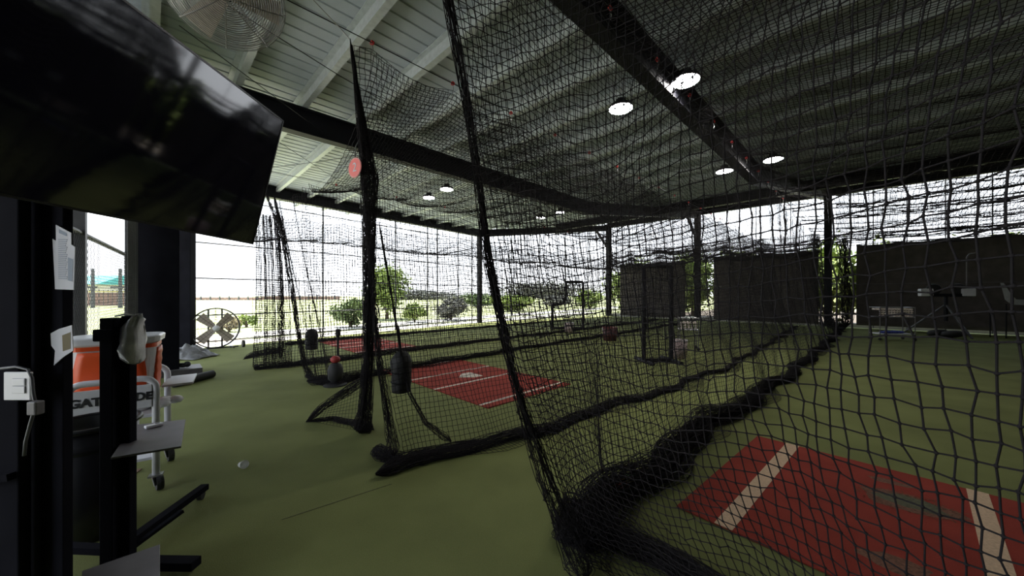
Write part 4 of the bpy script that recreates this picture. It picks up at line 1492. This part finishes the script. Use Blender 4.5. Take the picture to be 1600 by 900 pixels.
bucket('pale bucket standing beside the L-shaped screen', G(889, 519), 0.2, 0.42, M_pink, M_white_plastic)

def ball_cart(label, base, right, w_, d_, h_, rows, with_tray):
    root = thing('ball_cart', label, 'ball cart', base)
    right = Vector(right).normalized()
    fwd = Vector((-right.y, right.x, 0))
    z = Vector((0, 0, 1))
    cs = [base + right * (sx_ * w_ / 2) + fwd * (sy_ * d_ / 2) for sx_, sy_ in ((-1, -1), (1, -1), (1, 1), (-1, 1))]
    for c_ in cs:
        MB().tube([c_ + z * 0.06, c_ + z * h_], 0.014, 8).build('leg', M_grey_tray, root)
        MB().sphere(c_ + z * 0.05, 0.05, 10).build('caster', M_rubber, root)
    for zz_ in (h_ - 0.34, h_):
        m_ = MB()
        for a, b in zip(cs, cs[1:] + cs[:1]):
            m_.tube([a + z * zz_, b + z * zz_], 0.012, 6)
        m_.build('basket_rail', M_chrome, root)
    MB().prism([tuple(c_[:2]) for c_ in cs], h_ - 0.36, h_ - 0.34).build('basket_floor', M_grey_tray, root)
    if with_tray:
        MB().prism([tuple(c_[:2]) for c_ in cs], 0.22, 0.25).build('lower_tray', M_white_paint, root)
    nx_ = int(w_ / 0.085)
    ny_ = int(d_ / 0.085)
    proto = MB().sphere((0, 0, 0), 0.038, 8).build('baseball', M_ball, smooth=True)
    k = 0
    for iz in range(rows):
        for ix in range(nx_):
            for iy in range(ny_):
                if iy > 0 and iz < rows - 1:
                    continue
                o = proto if k == 0 else proto.copy()
                if k:
                    C.objects.link(o)
                k += 1
                o.location = base + right * (-w_ / 2 + 0.055 + ix * (w_ - 0.11) / max(1, nx_ - 1) + random.uniform(-.005, .005)) + fwd * (-d_ / 2 + 0.06 + iy * 0.085) + z * (h_ - 0.30 + iz * 0.078)
                tag(o, 'scuffed baseball in the heap in the ' + ('white wheeled ball cart before the right tarp' if with_tray else 'cart beside the tall dark screen'), 'baseball', 'baseballs in the ' + ('right' if with_tray else 'middle') + ' cart')
    return root
ball_cart('white wheeled ball cart with a wire basket of baseballs before the right-hand tarp', G(1393, 531), (1, -0.2, 0), 1.05, 0.5, 1.18, 4, True)
ball_cart('ball cart with a white frame beside the tall dark screen', G(1075, 546), (0.9, -0.3, 0), 0.5, 0.4, 0.95, 3, False)
tw = MB()
tb_ = G(1393, 531) + Vector((-0.05, -0.05, 0.27))
N2_ = 12
for k in range(5):
    tw.sphere(tb_ + Vector((-0.28 + 0.14 * k, 0.02 * (k % 2), 0.02)), 0.12, 10, (1.0, 1.2, 0.35 + 0.1 * (k % 2)))
tag(tw.build('blue_cloth', M_blue, smooth=True), 'rumpled blue cloth on the lower tray of the white ball cart', 'cloth')

# pitching machine on tripod
pm_ = G(1478, 525)
mach = thing('pitching_machine', 'two-wheeled pitching machine on a tripod before the right-hand tarp', 'pitching machine', pm_)
for a in (0.2, 2.3, 4.4):
    MB().tube([pm_ + Vector((0, 0, 1.25)), pm_ + Vector((1.15 * math.cos(a), 1.15 * math.sin(a), 0.03))], 0.035, 8).build('leg', M_steel_grey, mach)
MB().tube([pm_ + Vector((0, 0, 0.6)), pm_ + Vector((0, 0, 1.6))], 0.06, 10).build('post', M_steel, mach)
rgt = Vector((0.85, -0.5, 0)).normalized()
MB().box(pm_ + Vector((0, 0, 1.62)), (1.0, 0.25, 0.12), rz=math.atan2(rgt.y, rgt.x)).build('yoke', M_steel, mach)
for s in (-1, 1):
    c_ = pm_ + rgt * s * 0.34 + Vector((0, 0, 1.85))
    MB().lathe([(0.05, -0.05), (0.20, -0.06), (0.22, 0), (0.20, 0.06), (0.05, 0.05)], 22, frame((0, 0, 1), rgt.cross(Vector((0, 0, 1)))), c_).build('wheel', M_rubber, mach, smooth=True)
    MB().box(c_ + rgt * s * 0.22 + Vector((0, 0, -0.12)), (0.36, 0.3, 0.30), rz=math.atan2(rgt.y, rgt.x)).build('motor', M_white_paint, mach, bevel=0.03)
MB().tube([pm_ + rgt * 0.55 + Vector((0, 0, 1.7)), pm_ + rgt * 0.55 + Vector((0, 0, 3.1)), pm_ + rgt * 0.62 + Vector((0, 0, 3.22)), pm_ + rgt * 0.8 + Vector((0, 0, 3.25))], 0.022, 8).build('feed_arm', M_grey_tray, mach)
for k, px in enumerate((1465, 1487)):
    w_ = G(px, 527 + k * 2)
    o = MB().lathe([(0.03, -0.07), (0.24, -0.09), (0.29, 0), (0.24, 0.09), (0.03, 0.07)], 20, frame((1, 0, 0), (0.1, 0.3, 1.0)), w_ + Vector((0, 0, 0.16))).build('tyre', M_rubber, smooth=True)
    tag(o, ['black tyre lying flat under the left of the pitching machine', 'second black tyre lying right of the first under the pitching machine'][k], 'tyre')
# white folded seat-like board at the right edge
wb_ = P(1583, 470, 13.4)
bo = thing('white_chair', 'white curved chair at the right edge before the tarp', 'chair', (wb_.x, wb_.y, 0))
prof_ = [P(1563, 442, 13.4), P(1570, 468, 13.4), P(1580, 476, 13.4), P(1640, 478, 13.4), P(1640, 470, 13.4), P(1588, 468, 13.4), P(1580, 460, 13.4), P(1568, 442, 13.4)]
vs = prof_ + [p + Vector((0.66, 0.47, 0)) for p in prof_]
n_ = len(prof_)
MB().add(vs, [tuple(range(n_)), tuple(range(2 * n_ - 1, n_ - 1, -1))] + [(i, (i + 1) % n_, (i + 1) % n_ + n_, i + n_) for i in range(n_)]).build('seat_shell', M_white_plastic, bo)
for px, dy in ((1575, 0.05), (1575, 0.5), (1636, 0.05), (1636, 0.5)):
    a = P(px, 475, 13.4) + Vector((0, dy, 0))
    MB().tube([a, Vector((a.x, a.y, 0.0))], 0.02, 6).build('leg', M_steel, bo)

# tarps
def tarp(label, va, vb, za, zb, u=24.35, seed=0):
    n1, n2 = 40, 18
    v = np.linspace(va, vb, n1)[:, None]
    t = np.linspace(0, 1, n2)[None, :]
    z = za + (zb - za) * t - 0.05 * np.abs(np.sin((v - va) * 2.2)) * t
    uu = u + 0.05 * smooth_noise(v * 2, t * 3, seed)
    pos = UV(uu, v + 0 * t, z)
    i, j = np.meshgrid(np.arange(n1 - 1), np.arange(n2 - 1), indexing='ij')
    Qt = np.stack([i * n2 + j, (i + 1) * n2 + j, (i + 1) * n2 + j + 1, i * n2 + j + 1], axis=-1).reshape(-1, 4)
    root = thing('tarp_backdrop', label, 'tarp', uv(u, (va + vb) / 2, za), 'dark backdrops at the pitching end')
    o = fast_mesh('tarp_cloth', pos, Qt, M_tarp, root)
    sd = o.modifiers.new('thick', 'SOLIDIFY'); sd.thickness = 0.012
    MB().tube([uv(u - 0.03, va, zb), uv(u - 0.03, vb, zb)], 0.02, 6).build('top_rope', M_rope, root)
    MB().tube([uv(u - 0.04, va, 2.15), uv(u - 0.04, vb, 2.15)], 0.012, 5).build('seam_rope', M_steel_grey, root)
    return root
def v_at(px, u):
    k = (px - 800) / F_PX          # X = k Y ; X + Y = u*sqrt2
    Y = u * R2 / (1 + k)
    return (k * Y - Y) / R2
tarp('dark tarp backdrop between the two left far columns', v_at(969, 24.35), v_at(1071, 24.35), 0.12, 3.85, seed=1)
tarp('dark tarp backdrop left of the tall right column', v_at(1115, 24.35), v_at(1279, 24.35), 0.12, 3.95, seed=2)
tarp('widest dark tarp backdrop at the right, behind the pitching machine', v_at(1338, 24.35), 8.85, 0.15, 4.08, seed=3)

# ------------------------------------------------------------------ high-bay lights
lp = MB()
spots = [(1071, 127), (970, 170), (1208, 250), (1132, 268), (698, 296), (670, 309), (875, 332), (845, 340)]
lab = ['bright round ceiling lamp nearest the camera, upper right', 'bright round ceiling lamp left of the nearest one', 'ceiling lamp before the right-hand column, right of its pair',
       'ceiling lamp before the right-hand column, left of its pair', 'small ceiling lamp right of the bunched net, right of its pair', 'small ceiling lamp right of the bunched net, left of its pair',
       'farthest small ceiling lamp, right of its pair', 'farthest small ceiling lamp, left of its pair']
root0 = None
for k, (px, py) in enumerate(spots):
    zl = HL - 0.40
    Y = (zl - CAM_H) * F_PX / (HOR - py)
    p = Vector(((px - 800) / F_PX * Y, Y, zl))
    if root0 is None:
        root0 = thing('high_bay_lamp', lab[0], 'lamp', p, 'round ceiling lamps')
        MB().lathe([(0.215, 0.0), (0.225, 0.012), (0.20, 0.06), (0.09, 0.09), (0.085, 0.17), (0.02, 0.18)], 28, c=p).build('housing', M_steel, root0)
        MB().lathe([(0.001, -0.012), (0.20, -0.008), (0.205, 0.0), (0.001, 0.002)], 28, c=p, cap=False).build('lens', M_led, root0)
        MB().tube([p + Vector((0, 0, 0.18)), p + Vector((0, 0, 0.40))], 0.012, 6).build('hanger', M_chrome, root0)
    else:
        copy_thing(root0, p, lab[k])

# ------------------------------------------------------------------ outdoors
def leaves(name, c, rad, n, size, m, parent, seed, flat=0.6):
    rg_ = np.random.default_rng(seed)
    # clumps of leaves through the crown
    nc = max(6, n // 120)
    dirs = rg_.normal(size=(nc, 3)); dirs /= np.linalg.norm(dirs, axis=1, keepdims=True)
    cen = dirs * (rg_.uniform(0.35, 0.85, (nc, 1)))
    idx = rg_.integers(0, nc, n)
    off = rg_.normal(size=(n, 3)) * 0.17
    p = (cen[idx] + off) * np.array(rad) + np.array(c)
    a = rg_.normal(size=(n, 3)); a /= np.linalg.norm(a, axis=1, keepdims=True)
    b = np.cross(a, rg_.normal(size=(n, 3))); b /= np.linalg.norm(b, axis=1, keepdims=True) + 1e-9
    s = size * rg_.uniform(0.6, 1.3, (n, 1))
    V = np.stack([p - a * s, p + b * s * flat, p + a * s, p - b * s * flat], axis=1).reshape(-1, 3)
    V[:, 2] = np.maximum(V[:, 2], -0.13)
    Q = np.arange(4 * n).reshape(-1, 4)
    return fast_mesh(name, V, Q, m, parent, 'stuff')
def shrub(label, base, rad, n, size, m, seed, trunk=0.3, group=None, name='shrub', cat='shrub'):
    base = Vector((base.x, base.y, -0.14))
    root = thing(name, label, cat, base, group)
    leaves('foliage', base + Vector((0, 0, trunk + rad[2])), rad, n, size, m, root, seed)
    m_ = MB()
    m_.tube([base, base + Vector((0, 0, trunk + rad[2]))], [0.05 + 0.05 * rad[2], 0.03], 7)
    for k in range(5):
        a = k * 1.26
        m_.tube([base + Vector((0, 0, trunk)), base + Vector((rad[0] * .6 * math.cos(a), rad[1] * .6 * math.sin(a), trunk + rad[2] * 1.2))], [0.03 + 0.02 * rad[2], 0.012], 5)
    m_.build('trunk', M_bark, root)
    return root
def at(px, Y):
    return Vector(((px - 800) / F_PX * Y, Y, 0))
shrub('dark green rounded shrub on the lawn left of the bunched net', at(548, 19.5), (0.95, 0.9, 0.75), 2600, 0.085, M_leaf_dark, 1, 0.15, 'shrubs outside')
shrub('green bushy tree seen right of the bunched net', at(605, 26), (1.6, 1.4, 1.7), 4200, 0.12, M_leaf, 2, 0.5, 'shrubs outside')
shrub('low green shrub right of the bushy tree', at(648, 23), (0.8, 0.8, 0.55), 1800, 0.085, M_leaf, 3, 0.1, 'shrubs outside')
shrub('grey-green rounded shrub near the thick left post', at(704, 25), (1.3, 1.0, 0.8), 2600, 0.09, M_leaf_grey, 4, 0.1, 'shrubs outside')
shrub('tiny green shrub behind the floor fan', at(385, 19.5), (0.55, 0.5, 0.4), 900, 0.07, M_leaf, 5, 0.05, 'shrubs outside')
shrub('straw-coloured low shrub right behind the floor fan rim', at(358, 17), (0.6, 0.5, 0.35), 900, 0.06, mat('leaf_straw', (0.34, 0.28, 0.17), 0.8, var=0.3, scale=2), 6, 0.05, 'shrubs outside')
for k, (px, Y, r_, h_, m_x, lb) in enumerate([(800, 38, 2.4, 0.9, M_leaf, 'wide low green bush behind the far net corner'), (868, 52, 2.2, 0.8, M_leaf_grey, 'greyish low bush behind the L-shaped screen'), (922, 44, 1.9, 1.1, M_leaf, 'green bush just left of the far column'),
                                          (745, 48, 2.4, 1.0, M_leaf_dark, 'dark low bush beyond the thick left post')]):
    shrub(lb, at(px, Y), (r_, r_ * .7, h_), 3000, 0.16, m_x, 20 + k, 0.1, 'bushes beyond the far corner')
for k, (u, v, r_, h_, lb) in enumerate([(31, -15.5, 2.2, 2.2, 'leafy tree behind the gap left of the first far tarp'), (31, -10.2, 1.7, 2.6, 'leafy tree between the first and second far tarps'), (30, -6.7, 1.6, 2.4, 'bright leafy tree just right of the middle far column'),
                                      (29.5, -1.9, 1.7, 2.3, 'bright leafy tree left of the tall right column'), (29.5, 0.6, 1.7, 2.3, 'bright yellow-green tree right of the tall right column'), (33, 5.5, 2.2, 2.6, 'leafy tree top showing over the right-hand tarp'),
                                      (34, 10.5, 2.4, 2.7, 'leafy tree beyond the right end of the widest tarp')]):
    shrub(lb, uv(u, v), (r_, r_, h_), 5200, 0.15, M_leaf, 40 + k, 0.4, 'trees beyond the pitching end', 'leafy_tree', 'tree')

# far teal-roofed building seen through the chain link bay
bl = thing('low_building', 'long low pale building with a teal roof across the field', 'building', at(150, 60))
MB().box(at(118, 62) + Vector((0, 0, 1.6)), (15.5, 6, 3.5)).build('walls', M_cream, bl)
m_ = MB()
c0 = at(118, 62)
m_.add([c0 + Vector((-8.3, -4, 3.3)), c0 + Vector((8.3, -4, 3.3)), c0 + Vector((8.3, 4, 3.3)), c0 + Vector((-8.3, 4, 3.3)), c0 + Vector((-8.3, 0, 4.9)), c0 + Vector((8.3, 0, 4.9))],
       [(0, 1, 5, 4), (2, 3, 4, 5), (0, 4, 3), (1, 2, 5), (0, 3, 2, 1)])
m_.build('roof', M_teal, bl)
fn = thing('windscreen_fence', 'distant field fence with brown windscreen and yellow top', 'fence', at(155, 51))
fa, fe = at(60, 51), at(225, 53)
MB().bar(fa + Vector((0, 0, 0.95)), fe + Vector((0, 0, 0.95)), 0.05, 1.9).build('windscreen', M_brown_screen, fn)
MB().bar(fa + Vector((0, 0, 2.05)), fe + Vector((0, 0, 2.05)), 0.12, 0.12).build('yellow_cap', M_yellow, fn)
for k in range(24):
    p = lerp(fa, fe, k / 23)
    MB().tube([p, p + Vector((0, 0, 2.3))], 0.05, 6).build('post', M_steel_grey, fn)
for px in (145, 188):
    p = at(px, 48)
    pl = thing('light_pole', 'grey pole standing before the teal roof, ' + ('left one' if px == 145 else 'right one'), 'pole', p, 'field poles')
    MB().tube([p - Vector((0, 0, .14)), p + Vector((0, 0, 5.1))], [0.22, 0.16], 8).build('shaft', M_steel_grey, pl)
    MB().box(p + Vector((-0.4, 0, 2.6)), (1.6, 0.3, 0.25)).build('crossarm', M_steel_grey, pl)
# far low roofs and hedge on the horizon
for k, (px, Y, w_, h_, m_x, lb) in enumerate([(345, 110, 26, 0.8, M_brown_screen, 'long low brown strip of fence on the horizon behind the floor fan'), (470, 120, 26, 1.1, M_brown_screen, 'low reddish roofs on the horizon left of the bunched net'),
                                          (660, 116, 30, 2.2, M_leaf_grey, 'dusky hedge on the horizon right of the bunched net'), (850, 132, 44, 4.5, M_leaf_grey, 'dusky tree line on the horizon behind the L-shaped screen')]):
    root = thing('horizon_strip', lb, 'hedge' if k > 1 else 'fence', at(px, Y))
    if k > 1:
        leaves('foliage', at(px, Y) + Vector((0, 0, h_ * .6)), (w_ / 2, 3, h_ * .8), 4000, 0.5, m_x, root, 70 + k)
    else:
        m_ = MB(); m_.box(at(px, Y) + Vector((0, 0, h_ / 2 - .1)), (w_, 0.6, h_)); m_.build('panel', m_x, root)
        m_ = MB()
        for q in range(9):
            m_.box(at(px, Y) + Vector((-w_ / 2 + w_ * (q + .5) / 9, -0.4, h_ / 2 + .1)), (0.3, 0.3, h_ + 0.3))
        m_.build('post_row', M_steel_grey, root)
